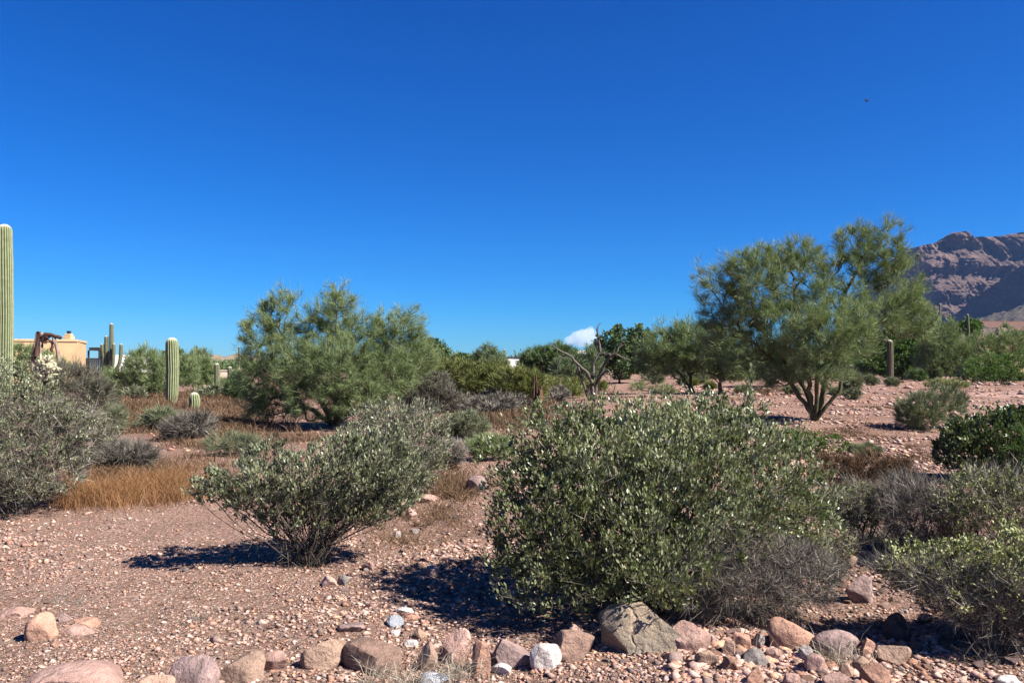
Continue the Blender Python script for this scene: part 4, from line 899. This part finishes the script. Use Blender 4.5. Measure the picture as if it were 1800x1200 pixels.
def tan_house():
    Y = 60.; x0, zt = xz(-120, 598, Y); x1, _ = xz(136, 598, Y); xr, _ = xz(151.5, 598, Y + 5)
    root = thing('house', 'tan stucco house with flat parapet and chimney behind the dead saguaro', 'house', (x0, Y, 0))
    o0 = np.array([x0, Y, 0.])
    m = MB(); pts = [(0, -4.6), (x1 - x0, 0), (xr - x0, 5), (0, 5)]; m.prism(pts, -.2, zt - .12); m.build('wall', M['stucco'], root)
    m = MB(); pts = [(-.06, -4.66), (x1 - x0 + .05, -.06), (xr - x0 + .06, 5.06), (-.06, 5.06)]; m.prism(pts, zt - .12, zt + .06); m.build('parapet', M['cap'], root, bevel=.03)
    cx, cz = xz(121, 583, Y + 3); m = MB(); m.box(cx - x0 - .32, cx - x0 + .32, 2.7, 3.3, zt - .1, zt + .42); m.box(cx - x0 - .24, cx - x0 + .24, 2.78, 3.22, zt + .42, zt + .6); ch = m.build('chimney', M['cap'], root, bevel=.03)
    m = MB(); m.box(cx - x0 - .1, cx - x0 + .12, 2.9, 3.1, zt + .6, zt + .78); m.box(cx - x0 - .13, cx - x0 + .15, 2.87, 3.13, zt + .78, zt + .82); m.build('chimney_pot', M['darkmetal'], ch)
    # porch on the right
    pz = xz(150, 613, Y + 2)[1]; xa = x1 - x0 + .25; xb = xz(184, 613, Y + 2)[0] - x0
    m = MB(); m.box(xa, xb, 1.2, 2.6, pz - .14, pz + .1); pr = m.build('porch_roof', M['darkmetal'], root)
    for q in (xz(171, 0, Y + 2)[0] - x0, xb - .15):
        m = MB(); m.box(q, q + .1, 1.35, 1.45, -.1, pz - .12); m.build('porch_post', M['darkmetal'], root)
    rz = xz(150, 632, Y + 2)[1]
    m = MB(); m.box(xa, xb, 1.3, 1.36, rz - .05, rz); 
    for q in np.arange(xa, xb, .14): m.box(q, q + .05, 1.31, 1.35, .25, rz - .05)
    m.box(xa, xb, 1.3, 1.36, .2, .27); r = m.build('railing', M['rail'], root)
    m = MB(); m.box(xr - x0 + .05, xr - x0 + 1.0, 4.9, 5.0, 0, 2.1); d = m.build('door', M['glass'], root)
    m = MB(); m.box(xa, xa + .95, 2.7, 2.9, -.1, pz - .14); m.build('dark_recess_wall', M['darkmetal'], root)  # dark panel stands in for the shade and dark glass of the porch recess
    m = MB(); m.box(xa + .1, xb, 5.2, 5.5, -.1, 1.0); m.build('porch_wall', M['mauve'], root)
tan_house()
def blockhouse(label, px0, px1, top, Y, wall, roof=None, name='house', cat='house', h0=-.2, depth=6, win=(), parapet=.12):
    x0, z = xz(px0, top, Y); x1 = xz(px1, top, Y)[0]; root = thing(name, label, cat, (x0, Y, 0)); w = x1 - x0
    q = .42 * w; m = MB(); m.prism([(0, -q), (w, 0), (w, depth), (0, depth)], h0, z - parapet); m.build('wall', M[wall], root)
    if parapet: m = MB(); m.prism([(-.08, -q - .08), (w + .08, -.08), (w + .08, depth + .08), (-.08, depth + .08)], z - parapet, z); m.build('roof', M[roof or wall], root)
    for (a, b_, t, bt) in win:
        wx0, wz1 = xz(a, t, Y); wx1, wz0 = xz(b_, bt, Y); m = MB(); m.box(wx0 - x0, wx1 - x0, -.04, .02, wz0, wz1); f = m.build('window', M['white'], root)
        m = MB(); m.box(wx0 - x0 + .06, wx1 - x0 - .06, -.06, -.045, wz0 + .06, wz1 - .06); m.build('pane', M['glass'], f)
    return root
blockhouse('white flat-roofed building just right of the many-armed saguaro', 204, 243, 624, 95, 'white')
blockhouse('small white flat-roofed building with a dark roof edge near the centre', 886, 912, 627, 92, 'white', 'darkmetal', parapet=.16)
blockhouse('low cream garden wall behind the pair of short saguaros', 334, 432, 650, 75, 'cream', name='garden_wall', cat='wall', depth=.3, parapet=.08)
blockhouse('orange block building half hidden behind the domed mesquite', 944, 955, 630, 86, 'orange', parapet=.1)
blockhouse('pale building glimpsed through the trees behind the dead tree', 1012, 1036, 616, 120, 'white', parapet=.15)
blockhouse('tiny white house on the low far hill, higher one', 392, 399, 631, 400, 'white', depth=8, h0=3, parapet=.3)
blockhouse('tiny white house on the low far hill, lower one', 402, 410, 634, 395, 'white', depth=8, h0=2, parapet=.3)
def tiled_house():
    Y = 108.; x0, zr = xz(1716, 566, Y + 5); x1 = xz(1960, 566, Y)[0]; ze = xz(1716, 582, Y)[1]
    root = thing('house', 'house with terracotta tiled roof at the foot of the mountain', 'house', (x0, Y, 0)); w = x1 - x0
    m = MB(); m.box(0, w, .8, 9, -.2, ze); m.build('wall', M['mauve'], root)
    # rows of roll tiles: corrugated slope
    nx = int(w / .3); V = []; Q = []; cols = nx * 4 + 1
    for r in range(8):
        t0 = r / 8; t1 = (r + 1) / 8
        for (t, lift) in ((t0, .05), (t1, .0)):
            for c in range(cols):
                x = c * .075; V.append((x, .2 + 5.2 * t, ze + (zr - ze) * t + .06 * abs(sin(c * pi / 4)) + lift))
    for r in range(8):
        a = r * 2 * cols
        for c in range(cols - 1): Q.append((a + c, a + c + 1, a + cols + c + 1, a + cols + c))
        if r < 7:
            for c in range(cols - 1): Q.append((a + cols + c, a + cols + c + 1, a + 2 * cols + c + 1, a + 2 * cols + c))
    m = MB(); m.add(V, Q); r = m.build('roof', M['tile'], root)
    m = MB(); m.box(-.1, w, 5.2, 5.6, zr - .05, zr + .15); m.build('ridge', M['tile'], r)
    za = xz(1690, 578, Y)[1]; xa = xz(1678, 578, Y)[0] - x0; m = MB(); m.box(xa, -.6, -1, 4, -.2, za); m.build('side_wall', M['mauve'], root)
    m = MB(); m.box(-.6, .5, -1.2, 4, -.2, za + .15); m.build('pillar', M['cream'], root)
    x2 = xz(1722, 590, Y - 3)[0] - x0; z2 = xz(1722, 584, Y - 3)[1]; V = []; Q = []; cols = nx * 4 + 1
    m = MB()
    for c in range(cols):
        x = x2 + c * .075; V += [(x, -3.0, z2 - .9 + .07 * abs(sin(c * pi / 4))), (x, .1, z2 + .07 * abs(sin(c * pi / 4)))]
    for c in range(cols - 1): Q.append((2 * c, 2 * c + 2, 2 * c + 3, 2 * c + 1))
    m.add(V, Q); m.build('porch_roof', M['tile'], root)
    m = MB(); m.box(x2, x2 + w, -2.9, -2.7, -.2, z2 - .9); m.build('porch_wall', M['stucco'], root)
tiled_house()

# ------------------------------------------------------------------ bird
def bird():
    Y = 62.; c = P(1524, 178, Y); root = thing('bird', 'small black bird flying high in the blue sky', 'bird', c, .4)
    m, n, b, o = newmat('black_feather'); b.inputs['Base Color'].default_value = (.012, .012, .015, 1); b.inputs['Roughness'].default_value = .6
    V, F = ICO[3]; Vb = V * [.055, .15, .05]; Vb[:, 0] *= np.interp(Vb[:, 1], [-.15, -.05, .08, .15], [.35, 1, .8, .5]); Vb[:, 2] += .01 * np.cos(V[:, 1] * 2)
    hd = V * [.032, .042, .032] + [0, .15, .02]; tl = V * [.04, .08, .008] + [0, -.18, 0]
    mk('body', np.concatenate([Vb, hd, tl]), [np.concatenate([F, F + len(V), F + 2 * len(V)])], m, root, smooth=True)
    for s in (-1, 1):
        pts = np.array([(0, .06, .02), (.10, .10, .10), (.20, .07, .14), (.33, -.03, .12), (.22, -.03, .12), (.12, -.05, .08), (0, -.06, .01)]) * [s, 1, 1.1]
        VV = np.concatenate([pts + [0, 0, .006], pts - [0, 0, .006]]); k = 7
        Q = [tuple(range(k)), tuple(range(2 * k - 1, k - 1, -1))] + [(i, (i + 1) % k, k + (i + 1) % k, k + i) for i in range(k)]
        mb = MB(); mb.add(VV, Q); mb.build('wing', m, root)
bird()
#ROCKS
def rock_geo(seed, sub=4, planes=12, rough=.045, sq=1.0, dims=(1, 1, 1)):
    rs = np.random.RandomState(seed); V, F = ICO[sub]; V = V / (np.abs(V) ** 2.3).sum(1, keepdims=True) ** (1 / 2.3)
    a0 = rs.uniform(0, pi); V = V @ np.array([[cos(a0), sin(a0), 0], [-sin(a0), cos(a0), 0], [0, 0, 1]])
    for _ in range(planes):
        n = nrm(rs.normal(size=3) * [1, 1, .8]); d = rs.uniform(.48, .84)
        over = V @ n - d; V -= np.outer(np.maximum(over, 0) * sq, n)
    V = (V - (V.max(0) + V.min(0)) / 2) / ((V.max(0) - V.min(0)) / 2)
    V = V * (1 + rough * fb3(V * 2.1, 3, seed * 1.7) + rough * .35 * fb3(V * 7, 2, seed))[:, None]
    return V * np.array(dims), F
def rock(x0, x1, top, bot, col, label, seed, name='rock', planes=13, rough=.045, sink=.32, tilt=0, deep=.8, sub=4, cat='rock', group=None):
    """a rock whose visible box in the photo is x0..x1, top..bot (pixels)"""
    cx = (x0 + x1) / 2; b = G(cx, bot); Y0 = b[1]; w = (x1 - x0) * mpp(Y0) * .5
    dp = w * deep; Yc = Y0 + dp * .75; w = (x1 - x0) * mpp(Yc) * .5; ztop = P(cx, top, Yc)[2]; g = float(gh(P(cx, 0, Yc)[0], Yc))
    h = max(ztop - g, .3 * w); H = h / (2 - 2 * sink) 
    V, F = rock_geo(seed, sub, planes, rough, dims=(w, dp, H)); c = np.array([P(cx, 600, Yc)[0], Yc, g + h - H])
    o = mk(name, V, [F], ROCK[col], smooth=True, sharp=radians(38), loc=c); o.rotation_euler = (0, tilt, 0)
    tag(o, label, cat, group); return o
RK = [
 (62, 228, 1166, 1236, 'pink', 'large smooth pale pink rock cut by the bottom edge, leftmost of the border row', dict(planes=4, rough=.04)),
 (250, 312, 1186, 1222, 'tan', 'tan rock cut by the bottom edge between the smooth pink and purple rocks', dict(planes=9)),
 (306, 392, 1149, 1212, 'purple', 'purple-pink rough rock left of the brown streaked rock in the border row', dict()),
 (388, 472, 1142, 1198, 'tan', 'brown and tan rock with a dark streaked base right of the purple-pink rock', dict()),
 (458, 511, 1142, 1180, 'pink', 'small round pink rock before the blotched tan rock', dict(planes=7)),
 (533, 613, 1119, 1176, 'tan', 'blotched tan and grey rock with a pointed right top in the border row', dict()),
 (600, 713, 1126, 1184, 'brown', 'widest brown block in the border row with dry grass before it', dict(planes=7)),
 (735, 772, 1127, 1180, 'tan', 'narrow upright tan rock behind the straw grass', dict()),
 (779, 829, 1106, 1168, 'pink', 'tall pink rock standing highest behind the straw grass', dict()),
 (829, 863, 1126, 1184, 'orange', 'narrow upright orange rock right of the tall pink rock', dict(planes=7)),
 (867, 942, 1123, 1174, 'purple', 'mottled purple rock left of the round white rock', dict()),
 (931, 987, 1127, 1175, 'white', 'round white rock with pink stains in the border row', dict(planes=6)),
 (864, 900, 1164, 1187, 'white', 'small bright white stone below the mottled purple rock', dict()),
 (960, 1044, 1106, 1161, 'brown', 'reddish brown angular block right of the round white rock', dict(planes=7)),
 (1000, 1042, 1097, 1140, 'pink', 'pale pink rock peeking over the reddish brown block', dict()),
 (1056, 1193, 1053, 1147, 'boulder', 'largest boulder, grey-brown and cracked, under the big jojoba', dict(planes=11, rough=.06, sub=5, deep=.7, tilt=-.18)),
 (1177, 1243, 1096, 1146, 'pink', 'pale pink angular rock right of the largest boulder', dict(planes=7, tilt=.3)),
 (1238, 1256, 1112, 1134, 'purple', 'small pinkish stone behind the round brown stone', dict()),
 (1265, 1291, 1125, 1152, 'brown', 'round brown stone right of the pale pink angular rock', dict(planes=6)),
 (1217, 1258, 1142, 1174, 'tan', 'pale tan stone in front of the pale pink angular rock', dict()),
 (1259, 1296, 1151, 1180, 'orange', 'orange stone in front of the round brown stone', dict()),
 (1282, 1319, 1113, 1144, 'orange', 'blocky rust orange stone left of the large orange-pink rock', dict()),
 (1319, 1340, 1112, 1141, 'grey', 'narrow grey stone touching the left of the large orange-pink rock', dict()),
 (1340, 1426, 1084, 1143, 'orange', 'large orange-pink rock with flat face under the dry grey shrub', dict(planes=6)),
 (1396, 1424, 1133, 1160, 'grey', 'mauve grey stone in front of the large orange-pink rock', dict(planes=7)),
 (1302, 1348, 1139, 1169, 'grey', 'rough dark grey stone left front of the large orange-pink rock', dict()),
 (1341, 1369, 1139, 1162, 'pink', 'pink stone directly below the large orange-pink rock', dict()),
 (1424, 1503, 1109, 1160, 'purple', 'speckled mauve flat-topped rock right of the large orange-pink rock', dict(planes=8)),
 (1503, 1531, 1120, 1158, 'orange', 'bright orange wedge stone right of the speckled mauve rock', dict()),
 (1533, 1596, 1132, 1168, 'tan', 'tan layered rock at the edge of the bursage shade', dict()),
 (1408, 1450, 1149, 1182, 'pink', 'pink stone in front of the speckled mauve rock, left one', dict()),
 (1488, 1524, 1153, 1187, 'tan', 'rounded pale tan stone in front of the speckled mauve rock', dict(planes=7)),
 (1508, 1557, 1167, 1206, 'orange', 'large smooth orange stone at the bottom edge of the rubble', dict(planes=9)),
 (1470, 1495, 1165, 1188, 'tan', 'small tan stone between two pale rounded stones in the rubble', dict()),
 (1303, 1337, 1172, 1204, 'orange', 'orange stone at the bottom edge below the dark grey stone', dict()),
 (1370, 1402, 1183, 1208, 'pink', 'pink stone cut by the bottom edge in the middle of the rubble', dict()),
 (1440, 1490, 1186, 1212, 'pink', 'long flat pink stone cut by the bottom edge', dict()),
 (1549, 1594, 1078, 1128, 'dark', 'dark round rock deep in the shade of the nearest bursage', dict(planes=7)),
 (1478, 1532, 1012, 1062, 'purple', 'mauve flat rock behind the rubble, beside the big jojoba', dict()),
 (1466, 1503, 973, 1000, 'brown', 'reddish brown rock uphill of the mauve flat rock', dict()),
 (1461, 1483, 1009, 1027, 'orange', 'small orange stone left of the mauve flat rock', dict()),
 (1605, 1635, 1078, 1096, 'tan', 'layered tan stone glimpsed under the nearest bursage', dict()),
 (1740, 1790, 1185, 1215, 'white', 'pale stone at the bottom right corner', dict()),
 (55, 114, 1077, 1124, 'orange', 'orange wedge rock with a black shadow, alone on the left gravel', dict(planes=5, tilt=-.2)),
 (135, 181, 1086, 1105, 'orange', 'small flat orange rock right of the orange wedge rock', dict(planes=9)),
 (114, 172, 1101, 1118, 'pink', 'flat pink slab beside the small flat orange rock', dict(sink=.5)),
 (112, 133, 1076, 1090, 'purple', 'small mauve stone touching the orange wedge rock', dict()),
 (4, 62, 1066, 1086, 'pink', 'flat pink slab nearly buried at the left edge', dict(sink=.6)),
 (94, 118, 1127, 1137, 'orange', 'thin orange chip in front of the orange wedge rock', dict(sink=.5)),
 (594, 619, 1010, 1029, 'grey', 'grey wedge stone at the foot of the small open jojoba', dict()),
 (566, 594, 1012, 1030, 'pink', 'pale rounded stone left of the grey wedge stone', dict()),
 (696, 730, 1067, 1080, 'white', 'cream flat stone lying on an orange one, mid gravel', dict(sink=.3)),
 (704, 740, 1077, 1090, 'orange', 'flat orange stone under the cream flat stone', dict(sink=.5)),
 (679, 712, 1080, 1102, 'blue', 'blue-grey round stone in front of the cream flat stone', dict(planes=7)),
 (686, 706, 1105, 1118, 'white', 'small white stone below the blue-grey round stone', dict()),
 (597, 645, 1094, 1112, 'purple', 'long mauve flat stone in the gravel left of the blue-grey stone', dict(sink=.5)),
 (725, 750, 1103, 1124, 'tan', 'tan rounded stone above the narrow upright tan rock', dict()),
 (712, 738, 1124, 1136, 'white', 'white chip behind the narrow upright tan rock', dict()),
 (748, 776, 994, 1010, 'pink', 'pink stone half in the shadow left of the big jojoba', dict()),
 (818, 858, 835, 868, 'purple', 'large rounded mauve rock behind the left side of the big jojoba', dict(planes=7)),
 (693, 714, 866, 882, 'grey', 'small grey rock uphill of the small open jojoba', dict()),
 (690, 720, 880, 900, 'orange', 'orange rock right of the small open jojoba', dict()),
 (712, 735, 892, 910, 'pink', 'pink rock beside the orange rock right of the small open jojoba', dict()),
 (740, 775, 868, 882, 'pink', 'pink rock pile piece behind the reddish brush', dict()),
 (690, 707, 933, 946, 'white', 'white pointed stone right of the small open jojoba stems', dict()),
 (720, 738, 928, 938, 'grey', 'grey stone right of the white pointed stone', dict()),
 (738, 792, 1181, 1206, 'blue', 'flat blue-grey slab in the straw grass at the bottom edge', dict(sink=.4, planes=9)),
 (634, 662, 985, 1002, 'pink', 'pink cobble right of the small open jojoba foot', dict()),
 (645, 672, 1055, 1068, 'pink', 'rounded pink cobble uphill of the blue-grey stone', dict()),
 (1190, 1300, 700, 700, None, '', {}),
]
for k, (x0, x1, t, bt, c, lb, kw) in enumerate(RK):
    if c is None: continue
    rock(x0, x1, t, bt, c, lb, 500 + k * 7, **kw)
# loose stones: individuals, alike ones share a label
protos = {}
def stone(px, py, wpx, col, zone, k):
    key = (col, k % 4)
    if key not in protos:
        V, F = rock_geo(900 + hash(col) % 1 + k % 4 * 13 + len(protos), 3, 11, .05, dims=(1, .8, .62)); me_o = mk('stone', V, [F], ROCK[col], smooth=True, sharp=radians(26)); protos[key] = me_o.data; bpy.data.objects.remove(me_o)
    b = G(px, py); s = wpx * .5 * mpp(b[1]); o = bpy.data.objects.new('stone', protos[key]); COL.objects.link(o)
    o.location = (b[0], b[1], b[2] + s * .22); o.scale = (s, s * random.uniform(.8, 1.2), s * random.uniform(.7, 1.1)); o.rotation_euler = (random.uniform(-.25, .25), random.uniform(-.25, .25), random.uniform(0, 6.28))
    cn = {'pink': 'pink', 'orange': 'orange', 'tan': 'tan', 'purple': 'mauve', 'grey': 'grey', 'white': 'whitish', 'brown': 'brown'}[col]
    tag(o, f'small {cn} stone {zone}', 'stone', f'{cn} stones {zone}')
rr = random.Random(5); COLS = ['pink'] * 5 + ['orange'] * 3 + ['tan'] * 3 + ['purple'] * 2 + ['grey', 'white', 'brown']
k = 0
zones = [((1190, 1800), (1110, 1200), 72, 10, 28, 'in the rubble at the bottom right'), ((0, 600), (1000, 1200), 26, 7, 14, 'scattered on the gravel at lower left'), ((560, 870), (900, 1120), 34, 7, 17, 'between the two jojoba bushes'),
         ((870, 1190), (1150, 1200), 26, 8, 18, 'in front of the largest boulder'), ((1270, 1700), (685, 850), 70, 4.5, 11, 'on the rocky ground around the tallest palo verde'), ((680, 860), (840, 950), 24, 7, 15, 'on the slope left of the big jojoba'), ((1440, 1600), (960, 1110), 46, 9, 28, 'between the big jojoba and the bursage')]
for (xa, xb), (ya, yb), n, wa, wb, z in zones:
    for _ in range(n):
        t = rr.random() ** 1.8; stone(rr.uniform(xa, xb), rr.uniform(ya, yb), wa + (wb - wa) * t, rr.choice(COLS), z, k); k += 1

# gravel: pebbles nobody could count
def gravel():
    rs = np.random.RandomState(21); pal = np.array([(.44, .28, .23), (.35, .20, .15), (.47, .35, .29), (.35, .25, .22), (.46, .36, .305), (.30, .17, .12), (.46, .29, .20), (.20, .15, .135), (.40, .27, .23), (.16, .10, .08), (.50, .36, .30)])
    V0 = np.array([(1, 0, 0), (.1, 1, .1), (-1, .1, 0), (0, -1, -.1), (.1, .1, .8), (0, 0, -.8)]); F0 = np.array([(0, 1, 4), (1, 2, 4), (2, 3, 4), (3, 0, 4), (1, 0, 5), (2, 1, 5), (3, 2, 5), (0, 3, 5)])
    def batch(n, ya, yb, xa, xb, r0, sg, pw=1.0):
        # uniform in picture area -> denser near the camera
        py = rs.uniform(ya, yb, n); px = rs.uniform(xa, xb, n); b = (600 - py) / FPX; dz = sin(PITCH) + b * cos(PITCH); t = -EYE / dz
        x = (px - 900) / FPX * t; y = (cos(PITCH) - b * sin(PITCH)) * t; s = np.minimum(np.exp(rs.normal(np.log(r0), sg, n)), r0 * 3.2) * (y / 5) ** pw
        return x, y, s
    B = [batch(80000, 850, 1260, -250, 2050, .0092, .45, .65), batch(9000, 690, 880, -100, 2000, .009, .5, .8), batch(15000, 672, 850, 1180, 1850, .008, .6, .95), batch(2200, 980, 1240, -100, 1900, .014, .4, .6), batch(3500, 1110, 1230, 1180, 1800, .016, .5, .6)]
    x, y, s = [np.concatenate(q) for q in zip(*B)]
    n = len(x); keep = fb2(x * .9, y * .9, 3) + rs.uniform(-.9, .9, n) > -.35; x, y, s = x[keep], y[keep], s[keep]; n = len(x); s = s * (1 + .5 * np.clip(fb2(x * .6 + 4, y * .6, 2), -.8, 1))
    a = rs.uniform(0, 2 * pi, n); sc = s[:, None] * rs.uniform(.6, 1.3, (n, 3)) * [1, 1, .58]
    V = V0[None] * (1 + rs.uniform(-.3, .3, (n, 6, 1))) * sc[:, None]
    V[:, :, 2] += V[:, :, 0] * rs.uniform(-.4, .4, (n, 1))
    X = V[..., 0] * np.cos(a)[:, None] - V[..., 1] * np.sin(a)[:, None]; Yv = V[..., 0] * np.sin(a)[:, None] + V[..., 1] * np.cos(a)[:, None]
    V = np.stack([X + x[:, None], Yv + y[:, None], V[..., 2] + gh(x, y)[:, None] + s[:, None] * .16], -1)
    Q = (np.arange(n)[:, None, None] * 6 + F0[None]).reshape(-1, 3)
    c = pal[rs.randint(len(pal), size=n)] * rs.uniform(.75, 1.2, (n, 1))
    o = mk('gravel', V.reshape(-1, 3), [Q], M['gravel'], colors=np.repeat(c, 8, 0)); tag(o, kind='stuff')
gravel()

# ------------------------------------------------------------------ grasses, litter
def blades(name, regions, mat, n, L, Wd, seed, lean=.35, kind='stuff', curve=True, bias=None):
    """regions: list of (cx, cy, rx, ry) ground patches in photo pixels; grass blades as bent strips"""
    rs = np.random.RandomState(seed); Vs = []; w = np.array([r[2] * r[3] for r in regions], float); w /= w.sum(); idx = rs.choice(len(regions), n, p=w)
    nt_ = max(20, n // 45); R = np.array(regions)[idx[:nt_]]; d = rs.normal(size=(nt_, 2)) * .55
    px = R[:, 0] + d[:, 0] * R[:, 2]; py = R[:, 1] + d[:, 1] * R[:, 3]; b = (600 - py) / FPX; t = -EYE / (sin(PITCH) + b * cos(PITCH)); tx = (px - 900) / FPX * t; ty = (cos(PITCH) - b * sin(PITCH)) * t
    ti = rs.randint(nt_, size=n); sp = rs.uniform(.02, .16, nt_)[ti] * (ty[ti] / 8) ** .6; x = tx[ti] + rs.normal(size=n) * sp; y = ty[ti] + rs.normal(size=n) * sp
    keep = fb2(x * 1.4 + seed, y * 1.4, 3) > -.45 + rs.uniform(-.4, .4, n); x, y = x[keep], y[keep]; n = len(x)
    p0 = np.stack([x, y, gh(x, y) - .005], -1); l = L * rs.uniform(.5, 1.3, n); ln = rs.normal(size=(n, 2)) * lean
    d1 = nrm(np.concatenate([ln, np.ones((n, 1))], 1)); d2 = nrm(np.concatenate([ln * 2.4, np.ones((n, 1)) * .8], 1)); p1 = p0 + d1 * (l * .55)[:, None]; p2 = p1 + d2 * (l * .45)[:, None]
    s = nrm(np.cross(d1, rs.normal(size=(n, 3)))) * (Wd * rs.uniform(.7, 1.2, n) * .5 * np.clip(y / 9, .8, 4) ** .8)[:, None]
    V = np.stack([p0 - s, p0 + s, p1 + s * .8, p1 - s * .8, p2], 1).reshape(-1, 3); k = np.arange(n)[:, None] * 5
    Q = k + np.array([[0, 1, 2, 3]]); T = k + np.array([[3, 2, 4]]); rnd = np.clip(rs.normal(.5, .22, n), 0, 1)
    o = mk(name, V, [Q, T], M[mat], attrs={'rnd': ('FACE', np.concatenate([rnd, rnd]))}); tag(o, kind=kind)
blades('golden_grass', [(240, 868, 105, 22), (180, 876, 70, 12), (310, 855, 45, 25), (150, 885, 60, 8)], 'gold', 12000, .22, .0042, 1, .38)
blades('rusty_grass', [(250, 830, 150, 28), (380, 770, 100, 25), (260, 745, 90, 22), (400, 735, 60, 14), (240, 720, 110, 12), (790, 850, 60, 30), (690, 790, 60, 30), (880, 745, 60, 22), (480, 770, 110, 10), (1540, 860, 80, 20), (930, 730, 60, 20)], 'redbrush', 42000, .17, .0065, 2, .6)
blades('rusty_brush', [(330, 722, 130, 14), (240, 722, 80, 14), (420, 716, 60, 10), (215, 745, 50, 16), (380, 745, 80, 16), (880, 742, 50, 16), (960, 722, 50, 12), (1000, 690, 60, 8), (330, 700, 120, 6), (1340, 690, 60, 6)], 'redbrush', 36000, .30, .008, 12, .5)
blades('grey_brush', [(330, 745, 80, 18), (430, 740, 50, 12), (800, 770, 70, 25), (900, 725, 80, 18), (1000, 715, 60, 10), (1480, 900, 60, 30), (1590, 960, 80, 40), (700, 830, 50, 25)], 'twig', 22000, .16, .006, 3, .8)
blades('straw_grass', [(745, 1192, 105, 20), (800, 1180, 60, 14), (650, 1195, 40, 12), (1330, 1170, 50, 12), (1440, 1165, 60, 14)], 'straw', 1100, .17, .0028, 4, .8)
blades('rubble_sprigs', [(1310, 705, 110, 14), (1600, 690, 70, 6), (1500, 765, 90, 14), (1640, 800, 60, 16), (1340, 740, 60, 10), (1560, 720, 80, 8)], 'redbrush', 14000, .09, .006, 15, 1.0)
blades('rusty_sprigs', [(780, 900, 75, 45), (640, 900, 60, 30), (700, 950, 60, 20)], 'redbrush', 5000, .13, .0035, 14, .7)
blades('grey_sprigs', [(400, 1085, 60, 20), (340, 1130, 60, 14), (100, 1060, 70, 10), (1020, 1075, 60, 6)], 'twig', 900, .07, .0022, 13, 1.0)
blades('dry_stubble', [(300, 1010, 420, 100), (500, 1080, 400, 90), (1000, 1180, 400, 40), (200, 930, 200, 30)], 'twig_dark', 5000, .035, .002, 5, .9)
def litter():
    rs = np.random.RandomState(31); n = 30000; py = rs.uniform(760, 1250, n); px = rs.uniform(-200, 2000, n); b = (600 - py) / FPX; t = -EYE / (sin(PITCH) + b * cos(PITCH)); x = (px - 900) / FPX * t; y = (cos(PITCH) - b * sin(PITCH)) * t
    p = np.stack([x, y, gh(x, y) + .006], -1); d = np.concatenate([rs.normal(size=(n, 2)), rs.normal(size=(n, 1)) * .12], 1)
    V, Q, nf = leaves(p, d, rs.uniform(.015, .07, n) * (y / 6) ** .5, np.full(n, .0035) * (y / 6) ** .7, SLIV, rs)
    o = mk('litter', V, [Q], M['twig_dark'], attrs={'rnd': ('FACE', rs.uniform(0, 1, n))}); tag(o, kind='stuff')
litter()

# ------------------------------------------------------------------ air
def haze():
    m = MB(); m.box(-3000, 4200, -60, 4600, -9.5, 660); mt = bpy.data.materials.new('air'); mt.use_nodes = True; n = mt.node_tree; n.nodes.clear()
    o = n.nodes.new('ShaderNodeOutputMaterial'); v = n.nodes.new('ShaderNodeVolumePrincipled'); v.inputs['Color'].default_value = (.22, .47, 1, 1); v.inputs['Density'].default_value = 2.3e-5; v.inputs['Anisotropy'].default_value = .2
    n.links.new(v.outputs[0], o.inputs['Volume']); tag(m.build('haze', mt), kind='stuff')
haze()
